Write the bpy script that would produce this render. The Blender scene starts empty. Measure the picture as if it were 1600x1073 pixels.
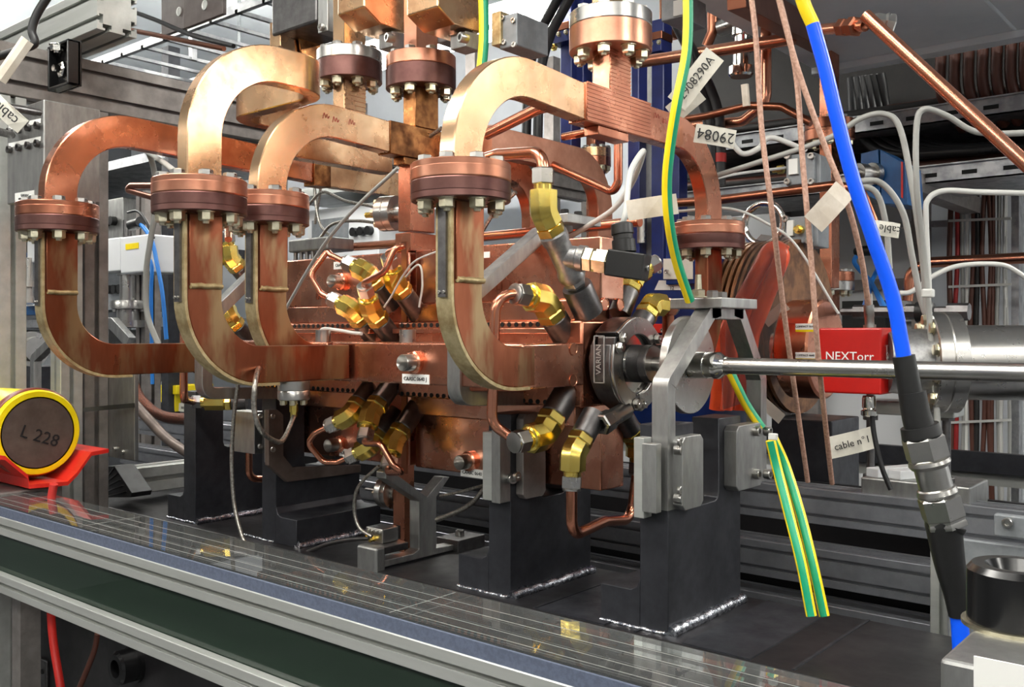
import bpy, bmesh, math, random
from mathutils import Vector as V, Matrix
random.seed(7)
R = math.radians
H = 1.4            # camera height above the floor; all z below are relative to the camera
F, TH, HY = 1480.0, R(40), 520.0
CT, ST = math.cos(TH), math.sin(TH)
scene = bpy.context.scene
COL = scene.collection
# ---------------------------------------------------------------- camera, world, exposure
cam = bpy.data.cameras.new('camera'); cam.lens = 36*F/1600; cam.sensor_width = 36
cam.shift_y = -(536.5-HY)/1600; cam.clip_start = .02; cam.clip_end = 60
camo = bpy.data.objects.new('camera', cam); COL.objects.link(camo)
camo.location = (0, 0, H); camo.rotation_euler = (R(90), 0, TH); scene.camera = camo
world = bpy.data.worlds.new('world'); scene.world = world; world.use_nodes = True
world.node_tree.nodes['Background'].inputs[0].default_value = (.75, .8, .9, 1)
world.node_tree.nodes['Background'].inputs[1].default_value = .25
vs = scene.view_settings; vs.view_transform = 'Standard'; vs.look = 'None'; vs.gamma = 1; vs.exposure = -0.08
vs.use_curve_mapping = False
LAMP = 30.0        # emission of the fluorescent diffusers

# ---------------------------------------------------------------- geometry helpers
def P(px, py, Y=None, X=None, Z=None, D=None):
    """point of the place seen at photo pixel (px,py) on a plane Y=, X=, Z= or at depth D"""
    u = (px-800)/F; v = (HY-py)/F
    dx, dy = -ST+CT*u, CT+ST*u
    if Y is not None: D = Y/dy
    elif X is not None: D = X/dx
    elif Z is not None: D = Z/v
    return V((D*dx, D*dy, D*v))
def PY(Y, *pts): return [P(a, b, Y=Y) for a, b in pts]
def PX(X, *pts): return [P(a, b, X=X) for a, b in pts]
def PD(*pts): return [P(a, b, D=d) for a, b, d in pts]
def fil(pts, r, n=6):
    """round the corners of a polyline"""
    pts = [V(p) for p in pts]; out = [pts[0]]
    for i in range(1, len(pts)-1):
        a, b, c = pts[i-1], pts[i], pts[i+1]
        d0 = (a-b); d1 = (c-b); l0, l1 = d0.length, d1.length
        if l0 < 1e-6 or l1 < 1e-6: continue
        d0 /= l0; d1 /= l1
        ang = d0.angle(d1, math.pi)
        if ang > R(178): out.append(b); continue
        t = min(r/math.tan(ang/2), l0*(.98 if i == 1 else .49), l1*(.98 if i == len(pts)-2 else .49)); rr = t*math.tan(ang/2)
        bis = (d0+d1).normalized(); cen = b+bis*(rr/math.sin(ang/2))
        p0 = b+d0*t; p1 = b+d1*t
        v0 = p0-cen; v1 = p1-cen; om = v0.angle(v1)
        m = max(2, n)
        for k in range(m+1):
            f = k/m
            out.append(cen+(v0*math.sin((1-f)*om)+v1*math.sin(f*om))/math.sin(om))
    out.append(pts[-1]); return out
def spl(pts, n=8):
    """Catmull-Rom curve through the points"""
    pts = [V(p) for p in pts]; q = [pts[0]*2-pts[1]]+pts+[pts[-1]*2-pts[-2]]; out = []
    for i in range(1, len(q)-2):
        a, b, c, d = q[i-1:i+3]
        for k in range(n):
            t = k/n
            out.append(.5*((2*b)+(c-a)*t+(2*a-5*b+4*c-d)*t*t+(3*b-a-3*c+d)*t**3))
    out.append(pts[-1]); return out
def basis(d, up=None):
    d = V(d).normalized()
    up = V(up) if up is not None else (V((0, 0, 1)) if abs(d.z) < .9 else V((0, 1, 0)))
    x = up.cross(d).normalized(); y = d.cross(x).normalized()
    return x, y, d
ORG = {}
class MB:
    def __init__(s): s.bm = bmesh.new(); s.sm = 0
    def face(s, vs):
        try: return s.bm.faces.new(vs)
        except ValueError: return None
    def ring(s, pts): return [s.bm.verts.new(p) for p in pts]
    def loft(s, rings, caps=True, closed=False):
        rs = [s.ring(r) for r in rings]; n = len(rs[0])
        pairs = list(zip(rs[:-1], rs[1:]))+([(rs[-1], rs[0])] if closed else [])
        for a, b in pairs:
            for i in range(n): s.face((a[i], a[(i+1) % n], b[(i+1) % n], b[i]))
        if caps and not closed: s.face(rs[0][::-1]); s.face(rs[-1])
        return s
    def box(s, c, size, ax=None):
        c = V(c); x, y, z = ax or (V((1, 0, 0)), V((0, 1, 0)), V((0, 0, 1)))
        hx, hy, hz = x*size[0]/2, y*size[1]/2, z*size[2]/2
        a = [c+i*hx+j*hy-hz for i, j in ((-1, -1), (1, -1), (1, 1), (-1, 1))]
        return s.loft([a, [p+2*hz for p in a]])
    def b2(s, lo, hi):
        lo, hi = V(lo), V(hi); return s.box((lo+hi)/2, hi-lo)
    def bar(s, p0, p1, w, h, up=None):
        p0, p1 = V(p0), V(p1); x, y, d = basis(p1-p0, up)
        q = [x*i*w/2+y*j*h/2 for i, j in ((-1, -1), (1, -1), (1, 1), (-1, 1))]
        return s.loft([[p0+k for k in q], [p1+k for k in q]])
    def cyl(s, p0, p1, r, r2=None, n=18, ph=0):
        p0, p1 = V(p0), V(p1); x, y, d = basis(p1-p0); r2 = r if r2 is None else r2
        cs = [(math.cos(ph+2*math.pi*i/n), math.sin(ph+2*math.pi*i/n)) for i in range(n)]
        return s.loft([[p0+(x*a+y*b)*r for a, b in cs], [p1+(x*a+y*b)*r2 for a, b in cs]])
    def lathe(s, p0, d, prof, n=28, caps=True, ph=0):
        p0 = V(p0); x, y, d = basis(d)
        cs = [(math.cos(ph+2*math.pi*i/n), math.sin(ph+2*math.pi*i/n)) for i in range(n)]
        return s.loft([[p0+d*t+(x*a+y*b)*max(r, 1e-5) for a, b in cs] for t, r in prof], caps)
    def sweep(s, pts, prof, up=None, caps=True, closed=False):
        pts = [V(p) for p in pts]; n = len(pts); rings = []
        tan = [((pts[(i+1) % n] if closed or i < n-1 else pts[i])-(pts[i-1] if closed or i > 0 else pts[i])).normalized() for i in range(n)]
        x, y, d = basis(tan[0], up)
        for i in range(n):
            if i:
                ax = tan[i-1].cross(tan[i])
                if ax.length > 1e-7:
                    m = Matrix.Rotation(tan[i-1].angle(tan[i]), 3, ax.normalized()); x = m @ x; y = m @ y
                x = (x-tan[i]*x.dot(tan[i])).normalized(); y = tan[i].cross(x)
            rings.append([pts[i]+x*a+y*b for a, b in prof])
        return s.loft(rings, caps, closed)
    def tube(s, pts, r, n=10, closed=False):
        s.sm = 62
        return s.sweep(pts, [(r*math.cos(2*math.pi*i/n), r*math.sin(2*math.pi*i/n)) for i in range(n)], closed=closed)
    def rect(s, pts, w, h, up=None, c=0):
        w /= 2; h /= 2
        if c: prof = [(-w+c, -h), (w-c, -h), (w, -h+c), (w, h-c), (w-c, h), (-w+c, h), (-w, h-c), (-w, -h+c)]
        else: prof = [(-w, -h), (w, -h), (w, h), (-w, h)]
        return s.sweep(pts, prof, up)
    def extr(s, poly, vec):
        poly = [V(p) for p in poly]; vec = V(vec)
        return s.loft([poly, [p+vec for p in poly]])
    def done(s):
        bmesh.ops.recalc_face_normals(s.bm, faces=s.bm.faces[:])
        return s.bm
    def build(s, name, mat, parent=None, smooth=32, bevel=0, stuff=False):
        s.done()
        if parent is not None: o = ORG[parent.name]
        else:
            vv = [v.co for v in s.bm.verts]
            o = V(((min(v.x for v in vv)+max(v.x for v in vv))/2, (min(v.y for v in vv)+max(v.y for v in vv))/2, min(v.z for v in vv)))
        bmesh.ops.translate(s.bm, verts=s.bm.verts[:], vec=-o)
        me = bpy.data.meshes.new(name); s.bm.to_mesh(me); s.bm.free()
        me.materials.append(M(mat))
        if smooth:
            smooth = max(smooth, s.sm); me.shade_smooth(); me.set_sharp_from_angle(angle=R(smooth))
        ob = bpy.data.objects.new(name, me); COL.objects.link(ob)
        if parent is not None: ob.parent = parent
        else: ob.location = o+V((0, 0, H))
        ORG[ob.name] = o
        if bevel:
            m = ob.modifiers.new('bevel', 'BEVEL'); m.width = bevel; m.segments = 2; m.limit_method = 'ANGLE'; m.angle_limit = R(40)
        if stuff: ob['kind'] = 'stuff'
        return ob
def tag(o, label, cat, group=None):
    o['label'] = label; o['category'] = cat
    if group: o['group'] = group
    return o
def thing(name, label, cat, loc, group=None):
    o = bpy.data.objects.new(name, None); COL.objects.link(o)
    o.empty_display_size = .01; o.location = V(loc)+V((0, 0, H)); ORG[o.name] = V(loc)
    return tag(o, label, cat, group)
def struct(o): o['kind'] = 'structure'; return o
CACHE = {}
def inst(key, make, name, mat, parent, p, d, smooth=32):
    """a small repeated piece with shared mesh data, its local +Z along d"""
    if key not in CACHE:
        b = MB(); make(b); b.done(); me = bpy.data.meshes.new(name); b.bm.to_mesh(me); b.bm.free()
        me.materials.append(M(mat)); me.shade_smooth(); me.set_sharp_from_angle(angle=R(smooth)); CACHE[key] = me
    ob = bpy.data.objects.new(name, CACHE[key]); COL.objects.link(ob); ob.parent = parent
    x, y, z = basis(d); m = Matrix((x, y, z)).transposed().to_4x4(); m.translation = V(p)-ORG[parent.name]
    ob.matrix_local = m; ORG[ob.name] = V(p)
    return ob
def hexbolt(parent, p, d, r=.006, h=.006, mat='zinc', name='bolt', tip=.004):
    def mk(b):
        b.cyl((0, 0, 0), (0, 0, .0012), r*1.18, n=14)
        b.lathe((0, 0, .0012), (0, 0, 1), [(0, r), (h*.85, r), (h, r*.82)], n=6)
        if tip: b.cyl((0, 0, h), (0, 0, h+tip), r*.5, r*.42, n=10)
    return inst(('hex', r, h, mat, tip), mk, name, mat, parent, p, d)
def capbolt(parent, p, d, r=.006, h=.008, mat='steel', name='bolt'):
    def mk(b):
        b.lathe((0, 0, 0), (0, 0, 1), [(0, r), (h*.9, r), (h, r*.9), (h, r*.55), (h*.45, r*.5), (h*.45, 0)], n=14)
    return inst(('cap', r, h, mat), mk, name, mat, parent, p, d)
def text(s, p, right, up, size, mat, parent, name='lettering', align='CENTER'):
    cu = bpy.data.curves.new(name, 'FONT'); cu.body = s; cu.size = size; cu.align_x = align; cu.align_y = 'CENTER'; cu.extrude = .0002
    cu.resolution_u = 2
    tmp = bpy.data.objects.new(name, cu); me = bpy.data.meshes.new_from_object(tmp); bpy.data.objects.remove(tmp); bpy.data.curves.remove(cu)
    me.materials.clear(); me.materials.append(M(mat)); ob = bpy.data.objects.new(name, me); COL.objects.link(ob)
    x = V(right).normalized(); z = x.cross(V(up)).normalized(); y = z.cross(x)
    m = Matrix((x, y, z)).transposed().to_4x4(); m.translation = V(p)+z*.0004-ORG[parent.name]
    ob.parent = parent; ob.matrix_local = m; ORG[ob.name] = V(p); return ob

# ---------------------------------------------------------------- materials
def lin(c):
    return tuple(((x/255)/12.92 if x/255 <= .04045 else ((x/255+.055)/1.055)**2.4) for x in c)+(1,)
MATS = {}
SPEC = {}
def spec(name, c1, c2=None, metal=0., rough=.5, rough2=None, scale=30., lo=.4, hi=.6, bump=0., stretch=(1, 1, 1), c3=None, s3=8., lo3=.55, hi3=.7, det=6, emit=0, coat=0, bscale=None, aniso=0):
    SPEC[name] = dict(locals())
def M(name):
    if name in MATS: return MATS[name]
    s = SPEC[name]; m = bpy.data.materials.new(name); m.use_nodes = True; nt = m.node_tree; N = nt.nodes; L = nt.links
    b = N['Principled BSDF']; MATS[name] = m
    if name.startswith('acrylic') or name == 'bag':
        N.remove(b); out = N['Material Output']
        tr = N.new('ShaderNodeBsdfTransparent'); gl = N.new('ShaderNodeBsdfGlossy'); fr = N.new('ShaderNodeFresnel'); mx = N.new('ShaderNodeMixShader')
        tr.inputs[0].default_value = lin(s['c1']); gl.inputs['Roughness'].default_value = s['rough']; fr.inputs[0].default_value = 1.49
        if s['bump']:
            no = N.new('ShaderNodeTexNoise'); no.inputs['Scale'].default_value = s['scale']; bp = N.new('ShaderNodeBump'); bp.inputs['Strength'].default_value = s['bump']; bp.inputs['Distance'].default_value = .01
            L.new(no.outputs[0], bp.inputs['Height']); L.new(bp.outputs[0], gl.inputs['Normal']); L.new(bp.outputs[0], fr.inputs['Normal'])
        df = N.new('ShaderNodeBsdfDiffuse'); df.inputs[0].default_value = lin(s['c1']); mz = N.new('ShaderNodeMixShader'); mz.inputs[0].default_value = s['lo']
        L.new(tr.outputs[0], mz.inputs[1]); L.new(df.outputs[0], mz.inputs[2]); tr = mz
        L.new(fr.outputs[0], mx.inputs[0]); L.new(tr.outputs[0], mx.inputs[1]); L.new(gl.outputs[0], mx.inputs[2]); L.new(mx.outputs[0], out.inputs[0])
        return m
    b.inputs['Base Color'].default_value = lin(s['c1']); b.inputs['Metallic'].default_value = s['metal']; b.inputs['Roughness'].default_value = s['rough']
    if s['coat']: b.inputs['Coat Weight'].default_value = s['coat']
    if s['emit']:
        b.inputs['Emission Color'].default_value = lin(s['c1']); b.inputs['Emission Strength'].default_value = s['emit']; return m
    if s['c2'] is None and not s['bump']: return m
    tc = N.new('ShaderNodeTexCoord'); mp = N.new('ShaderNodeMapping'); mp.inputs['Scale'].default_value = s['stretch']; L.new(tc.outputs['Object'], mp.inputs[0])
    no = N.new('ShaderNodeTexNoise'); no.inputs['Scale'].default_value = s['scale']; no.inputs['Detail'].default_value = s['det']; no.inputs['Roughness'].default_value = .62; L.new(mp.outputs[0], no.inputs['Vector'])
    rp = N.new('ShaderNodeMapRange'); rp.inputs[1].default_value = s['lo']; rp.inputs[2].default_value = s['hi']; L.new(no.outputs[0], rp.inputs[0])
    if s['c2'] is not None:
        mx = N.new('ShaderNodeMix'); mx.data_type = 'RGBA'; mx.inputs[6].default_value = lin(s['c1']); mx.inputs[7].default_value = lin(s['c2']); L.new(rp.outputs[0], mx.inputs[0]); last = mx.outputs[2]
        if s['c3'] is not None:
            n3 = N.new('ShaderNodeTexNoise'); n3.inputs['Scale'].default_value = s['s3']; n3.inputs['Detail'].default_value = 4; L.new(mp.outputs[0], n3.inputs['Vector'])
            r3 = N.new('ShaderNodeMapRange'); r3.inputs[1].default_value = s['lo3']; r3.inputs[2].default_value = s['hi3']; L.new(n3.outputs[0], r3.inputs[0])
            m3 = N.new('ShaderNodeMix'); m3.data_type = 'RGBA'; r3.inputs[4].default_value = .8; m3.inputs[7].default_value = lin(s['c3']); L.new(r3.outputs[0], m3.inputs[0]); L.new(last, m3.inputs[6]); last = m3.outputs[2]
        L.new(last, b.inputs['Base Color'])
    if s['rough2'] is not None:
        rr = N.new('ShaderNodeMapRange'); rr.inputs[1].default_value = s['lo']; rr.inputs[2].default_value = s['hi']; rr.inputs[3].default_value = s['rough']; rr.inputs[4].default_value = s['rough2']; L.new(no.outputs[0], rr.inputs[0]); L.new(rr.outputs[0], b.inputs['Roughness'])
    if s['bump']:
        src = no.outputs[0]
        if s['bscale']:
            nb = N.new('ShaderNodeTexNoise'); nb.inputs['Scale'].default_value = s['bscale']; L.new(mp.outputs[0], nb.inputs['Vector']); src = nb.outputs[0]
        bp = N.new('ShaderNodeBump'); bp.inputs['Strength'].default_value = s['bump']; bp.inputs['Distance'].default_value = .002; L.new(src, bp.inputs['Height']); L.new(bp.outputs[0], b.inputs['Normal'])
    return m
spec('copper', (222, 156, 126), (182, 112, 86), 1, .23, .33, 18, .3, .7, .03, c3=(126, 74, 56), s3=11, lo3=.48, hi3=.78, det=4)
spec('copper_block', (234, 178, 152), (200, 132, 106), 1, .2, .32, 20, .3, .7, .05, c3=(138, 82, 64), s3=14, lo3=.46, hi3=.74, det=4)
spec('copper_pink', (218, 160, 134), (190, 130, 104), 1, .30, .36, 26, .3, .7, .02, c3=(156, 98, 78), s3=14, lo3=.5, hi3=.8, det=4)
spec('copper_gold', (234, 198, 158), (200, 150, 110), 1, .22, .32, 18, .3, .7, .03, c3=(104, 70, 48), s3=15, lo3=.46, hi3=.78, det=5)
spec('copper_tarn', (190, 132, 82), (110, 70, 44), 1, .24, .4, 34, .35, .65, .08, c3=(60, 42, 30), s3=18, lo3=.48, hi3=.74)
spec('copper_stain', (176, 108, 80), (124, 72, 52), 1, .26, .4, 14, .3, .7, .03, c3=(182, 160, 122), s3=22, lo3=.46, hi3=.62, stretch=(1.5, 1.5, .4), det=4)
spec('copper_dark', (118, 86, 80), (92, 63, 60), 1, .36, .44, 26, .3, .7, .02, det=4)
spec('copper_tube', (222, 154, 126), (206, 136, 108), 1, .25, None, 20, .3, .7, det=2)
spec('copper_brown', (162, 106, 82), (144, 90, 70), 1, .3, None, 20, .3, .7, det=2)
spec('braze', (206, 190, 148), (160, 138, 98), .8, .42, .55, 60, .35, .65, .15)
spec('brass', (244, 222, 128), (230, 200, 98), 1, .22, .26, 30, .35, .65)
spec('steel', (188, 186, 182), (176, 174, 170), 1, .27, .30, 40, .35, .65)
spec('steel_dark', (122, 120, 120), (96, 94, 94), 1, .36, .44, 50, .35, .65)
spec('steel_cast', (178, 178, 178), (150, 150, 150), 1, .42, .5, 120, .35, .65, .12)
spec('chrome', (222, 220, 214), None, 1, .14)
spec('zinc', (220, 214, 190), (186, 178, 150), 1, .28, .36, 80, .35, .65)
spec('alu', (196, 198, 194), (176, 178, 174), .6, .32, .42, 30, .35, .65, .03, stretch=(.1, 1, 1))
spec('alu_rail', (150, 152, 158), (132, 134, 140), .7, .3, .38, 30, .35, .65)
spec('alu_plate', (176, 176, 174), (148, 148, 146), 1, .42, .5, 60, .35, .65, .08, stretch=(1, 1, .3))
spec('alu_dark', (146, 140, 136), (124, 118, 115), .6, .42, .5, 30, .35, .65)
spec('black_steel', (58, 59, 64), (42, 43, 48), .4, .34, .48, 30, .35, .65, .05)
spec('black_base', (44, 42, 44), (30, 30, 32), .4, .3, .46, 12, .35, .65, .04)
spec('weld', (214, 218, 226), (96, 100, 110), 1, .18, .3, 220, .4, .6, .5)
spec('black', (20, 20, 21), (12, 12, 12), 0, .4, .5, 40)
spec('black_gloss', (14, 14, 15), None, 0, .22)
spec('hole', (6, 6, 6), None, 0, .8)
spec('white', (226, 226, 222), None, 0, .5)
spec('paper', (214, 210, 198), (198, 194, 182), 0, .7, None, 20, .35, .65)
spec('tape', (206, 196, 182), (188, 176, 160), 0, .6, None, 30)
spec('ink', (18, 18, 20), None, 0, .6)
spec('ink_red', (150, 30, 24), None, 0, .6)
spec('blue_cable', (0, 84, 236), None, 0, .34)
spec('yellow', (238, 214, 16), (224, 196, 10), 0, .35, None, 14)
spec('red_paint', (214, 44, 30), (190, 32, 24), 0, .38, None, 10)
spec('red_box', (178, 24, 18), (166, 20, 16), .0, .36, None, 16)
spec('maroon', (110, 46, 36), None, 0, .4)
spec('plate_dark', (80, 72, 70), (66, 58, 56), .2, .36, .44, 30, .35, .65, .04)
spec('plate_brown', (112, 98, 90), (88, 76, 70), .5, .42, .5, 24, .35, .65, .05)
spec('cable_grey', (150, 150, 146), None, 0, .45)
spec('cable_white', (192, 192, 188), None, 0, .42)
spec('cable_steel', (176, 172, 164), (130, 126, 120), .9, .3, .4, 300)
spec('cable_black', (22, 22, 24), None, 0, .42)
spec('cable_brown', (190, 152, 134), (160, 122, 104), .2, .5, None, 300)
spec('cable_red', (176, 30, 22), None, 0, .45)
spec('cable_blue', (36, 124, 210), None, 0, .45)
spec('green', (24, 150, 108), None, 0, .38)
spec('yellow_cable', (236, 206, 20), None, 0, .38)
spec('navy', (32, 44, 110), (26, 36, 92), .1, .35, None, 20)
spec('magnet_blue', (14, 46, 110), (10, 36, 92), .1, .34, None, 20)
spec('blue_box', (22, 84, 140), (16, 70, 122), .1, .36, None, 20)
spec('orange', (226, 84, 40), (204, 64, 28), 0, .32, None, 20)
spec('coil', (142, 98, 62), (96, 62, 38), .5, .34, .4, 40, .4, .6, .15, stretch=(8, 1, 1))
spec('grey_box', (132, 136, 140), (118, 122, 126), .2, .45, None, 40)
spec('white_box', (214, 216, 218), None, .1, .4)
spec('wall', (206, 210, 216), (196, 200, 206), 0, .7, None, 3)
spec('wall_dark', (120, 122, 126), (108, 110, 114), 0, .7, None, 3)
spec('ceiling', (196, 202, 206), (184, 190, 196), 0, .6, None, 2)
spec('soffit', (226, 228, 230), (210, 214, 218), .1, .5, None, 3)
spec('floor', (96, 98, 100), (82, 84, 86), 0, .4, None, 4)
spec('tray', (178, 180, 182), (150, 152, 156), .9, .36, .46, 30)
spec('dark_rubber', (28, 24, 22), (18, 15, 14), 0, .6, None, 30)
spec('cable_maroon', (84, 46, 34), None, 0, .5)
spec('bundle_red', (150, 26, 26), None, 0, .5)
spec('lamp', (255, 252, 244), emit=LAMP)
spec('acrylic', (236, 240, 240), rough=.02, lo=.05)  # small diffuse share lightens the shelf in place of its reflections
spec('acrylic_green_reflection', (132, 168, 144), rough=.02, lo=.08)  # green of the reflections put into the sheet colour
spec('film_blue', (96, 104, 124), (84, 92, 110), .2, .5, None, 300)
spec('bag', (226, 222, 220), rough=.08, bump=.12, scale=26, lo=.03)
spec('braid', (112, 62, 42), (60, 34, 26), .8, .4, None, 400, .45, .55, .8)
spec('bin', (236, 214, 20), None, 0, .5)
spec('corrugated', (214, 166, 130), (186, 134, 98), 1, .24, .34, 190, .42, .58, .5, stretch=(.02, .02, 1), det=1)
# ================================================================ the room
def room():
    struct(MB().b2((-5.2, -2.6, -1.45), (3, 2.9, -1.4)).build('floor', 'floor', smooth=0))
    struct(MB().b2((-5.2, -2.6, 1.15), (3, 2.9, 1.2)).build('ceiling', 'ceiling', smooth=0))
    struct(MB().b2((-5.2, 2.75, -1.4), (3, 2.8, 1.15)).build('wall_back', 'wall', smooth=0))
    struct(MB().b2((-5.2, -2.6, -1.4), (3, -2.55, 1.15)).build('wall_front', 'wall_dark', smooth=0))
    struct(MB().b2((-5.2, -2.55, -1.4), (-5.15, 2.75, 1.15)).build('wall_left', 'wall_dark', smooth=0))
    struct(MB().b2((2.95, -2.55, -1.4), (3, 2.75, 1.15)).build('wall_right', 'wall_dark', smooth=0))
LAMPN = ['far end over the aisle', 'above the cabling', 'behind the copper arms', 'over the beam pipe']
def lamp(x, y, z, lx, ly, label):
    t = thing('ceiling_lamp', label, 'lamp', (x, y, z))
    if z < 1:
        MB().b2((x-lx/2-.03, y-.03, z), (x+lx/2+.03, y+.03, z+.04)).build('housing', 'white_box', t, 0)
        for s in (-1, 1): MB().cyl((x-lx/2, y+s*.055, z), (x+lx/2, y+s*.055, z), .02, n=12).build('tube', 'lamp', t)
    else:
        MB().b2((x-lx/2-.03, y-ly/2-.03, z), (x+lx/2+.03, y+ly/2+.03, z+.04)).build('housing', 'white_box', t, 0)
        MB().b2((x-lx/2, y-ly/2, z-.012), (x+lx/2, y+ly/2, z-.001)).build('diffuser', 'lamp', t, 0)
    if z < 1:
        for s in (-.4, .4): MB().cyl((x+s*lx, y, z+.03), (x+s*lx, y, 1.15), .006, n=8).build('hanger', 'tray', t)
room()
for x, y, z, lx, ly, lab in ((-3.3, .9, 1.1, 1.6, .2, 'long tube lamp far behind the leftmost arch'),
        (-.9, .25, 1.1, 1.6, .25, 'long tube lamp straight above the copper structure'),
        (-.6, -1.1, 1.1, 1.8, .25, 'long tube lamp above the aisle in front of the rail'),
        (1.7, .5, 1.1, 1.8, .3, 'long tube lamp above the end of the steel beam pipe'),
        (1.15, 2.25, 1.06, 1.7, .4, 'added tube lamp beyond the overhead panels, brightening the arch reflections'),  # added unseen lamp, set where the upper arches mirror it
        (-2.9, -1.5, 1.1, 1.8, .3, 'added tube lamp at the left front, brightening the copper blocks'),  # added unseen lamp for the front faces of the blocks
        (1.4, -1.3, 1.1, 1.8, .3, 'added tube lamp behind the camera, brightening the front'),  # added unseen lamp, extra light from behind the camera
        (-2.15, 1.85, .80, 1.5, .2, 'low hanging tube lamp glowing behind the upright copper pipes'),
        (-3.9, 1.2, .80, 1.5, .2, 'low hanging tube lamp seen past the tall arch')):
    lamp(x, y, z, lx, ly, lab)
# ================================================================ copper waveguides
ZB = -.037; YB = .975; FR = .0515; GA, GB = .021, .0435
def flange(root, x, y, z, up, m, t0=.0185, n=8, nut=True, ph=0, r=FR, name='flange', ring=True, bolts='zinc'):
    """one half of a bolted flange pair; its mating face lies at z and it grows to the side up (+1/-1)"""
    f = MB()
    prof = [(0, r*.985), (.0012, r), (t0*.62, r), (t0*.66, r*.996), (t0-.001, r), (t0, r*.98)] if ring else [(0, r*.985), (.001, r), (t0-.001, r), (t0, r*.98)]
    f.lathe((x, y, z), (0, 0, up), prof, 56); f.build(name, m, root, 14)
    for k in range(n):
        a = ph+2*math.pi*(k+.5)/n
        p = (x+r*.76*math.cos(a), y+r*.76*math.sin(a), z+up*t0)
        if up > 0: hexbolt(root, p, (0, 0, 1), .0078, .0055, 'steel', tip=0)
        else: hexbolt(root, p, (0, 0, -1), .0082, .0095, bolts, 'nut', tip=.004)
def gpath(x, y0, z0, zc, y1, r=.0735):
    return fil([(x, y0, z0), (x, y0, zc), (x, y1, zc)], r, 14)
def guide_up(x, y, zf, zs, ze, y1, label, m='copper_gold', fm='copper_pink'):
    t = thing('waveguide_arch', label, 'waveguide', (x, y, zf))
    MB().rect(fil([(x, y, zf+.018), (x, y, zs), (x, y1, ze)], .1, 16), GA, GB, (0, 1, 0), .0012).build('guide', m, t)
    flange(t, x, y, zf, 1, fm)
    return t
def guide_low(x, y, zf, y1, label, jacket=True):
    t = thing('waveguide_elbow', label, 'waveguide', (x, y, zf))
    pts = gpath(x, y, zf-.02, ZB, y1, .076)
    MB().rect(pts, GA, GB, (0, 1, 0), .0012).build('guide', 'copper_stain', t)
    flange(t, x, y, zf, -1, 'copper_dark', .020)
    if jacket:
        yo = y-GB/2-.002
        o = fil([(x, yo, zf-.022), (x, yo, ZB-GB/2-.002), (x, y+.1, ZB-GB/2-.002)], .0998, 14)
        MB().rect(o, GA+.001, .0035, (0, 1, 0)).build('brazed_strip', 'braze', t)
        MB().b2((x-.0055, yo-.0045, zf-.118), (x+.0055, yo-.0015, zf-.022)).build('backing_plate', 'steel_dark', t)
        for zz in (zf-.113,):
            for dx in (-.0032, .0032): capbolt(t, (x+dx, yo-.0045, zz), (0, -1, 0), .0018, .0015)
        MB().b2((x+GA/2, y-GB/2+.001, zf-.1), (x+GA/2+.003, y+GB/2-.001, zf-.021)).build('cover_plate', 'copper_stain', t, bevel=.0008)
        w = [(x+GA/2+.003, y-GB/2+.002+(GB-.004)*k/9, zf-.1+random.uniform(-.0006, .0006)) for k in range(10)]
        MB().tube(w, .0032, 8).build('weld_bead', 'braze', t)
    return t
G3 = (-.666, .712, .154); G2 = (-.95, .588, .152); G2B = (-1.0, .714, .155); G1 = (-1.284, .582, .154); G4 = (-.666, 1.238, .141)
guide_low(*G3, .82, 'stained copper elbow pipe in front, nearest the chain clamp, flange on top')
guide_low(*G2, .795, 'stained copper elbow pipe with tall pale streak, second from the yellow cylinder')
guide_low(*G2B, .80, 'stained copper elbow pipe tucked behind and right of the tall arch')
guide_low(*G1, .80, 'leftmost stained copper elbow pipe, above the yellow cylinder')
# far elbow under the fifth flange
t = thing('waveguide_stub', 'short copper pipe below the flange above the grey A-shaped bracket', 'waveguide', (G4[0], G4[1], G4[2]))
MB().rect(fil([(G4[0], G4[1], G4[2]-.02), (G4[0], G4[1], ZB), (G4[0], 1.09, ZB)], .07, 10), GA, GB, (0, 1, 0), .0012).build('guide', 'copper_stain', t)
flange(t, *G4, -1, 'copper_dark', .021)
ZT = .2745
guide_up(*G3, .286, ZT, .918, 'pale gold copper arch in front rising from the nearest flange to the ridged junction')
guide_up(*G4, ZT, ZT, 1.058, 'copper arch curving down at the far side of the ridged junction', 'copper')
guide_up(*G2B, .286, .276, .918, 'pale gold copper arch in the middle, ending at the tarnished junction')
guide_up(*G1, .288, .274, 1.0, 'reddish copper arch furthest left, over the yellow cylinder', 'copper', 'copper')
# tall arch with a meander
xx, yy = G2[0], G2[1]
t = thing('waveguide_arch', 'tall brown copper arch that folds back on itself in a loop', 'waveguide', (xx, yy, G2[2]))
zc = .32
a = fil([(xx, yy, G2[2]+.018), (xx, yy, zc), (xx, .70, zc)], .102, 14)
a += fil([(xx, .70, zc), (xx, .767, zc), (-1.16, .767, zc), (-1.16, .95, zc)], .045, 12)[1:]
MB().rect(a, GA, GB, (0, 1, 0), .0012).build('guide', 'copper_gold', t)
flange(t, *G2, 1, 'copper_pink')
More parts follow.
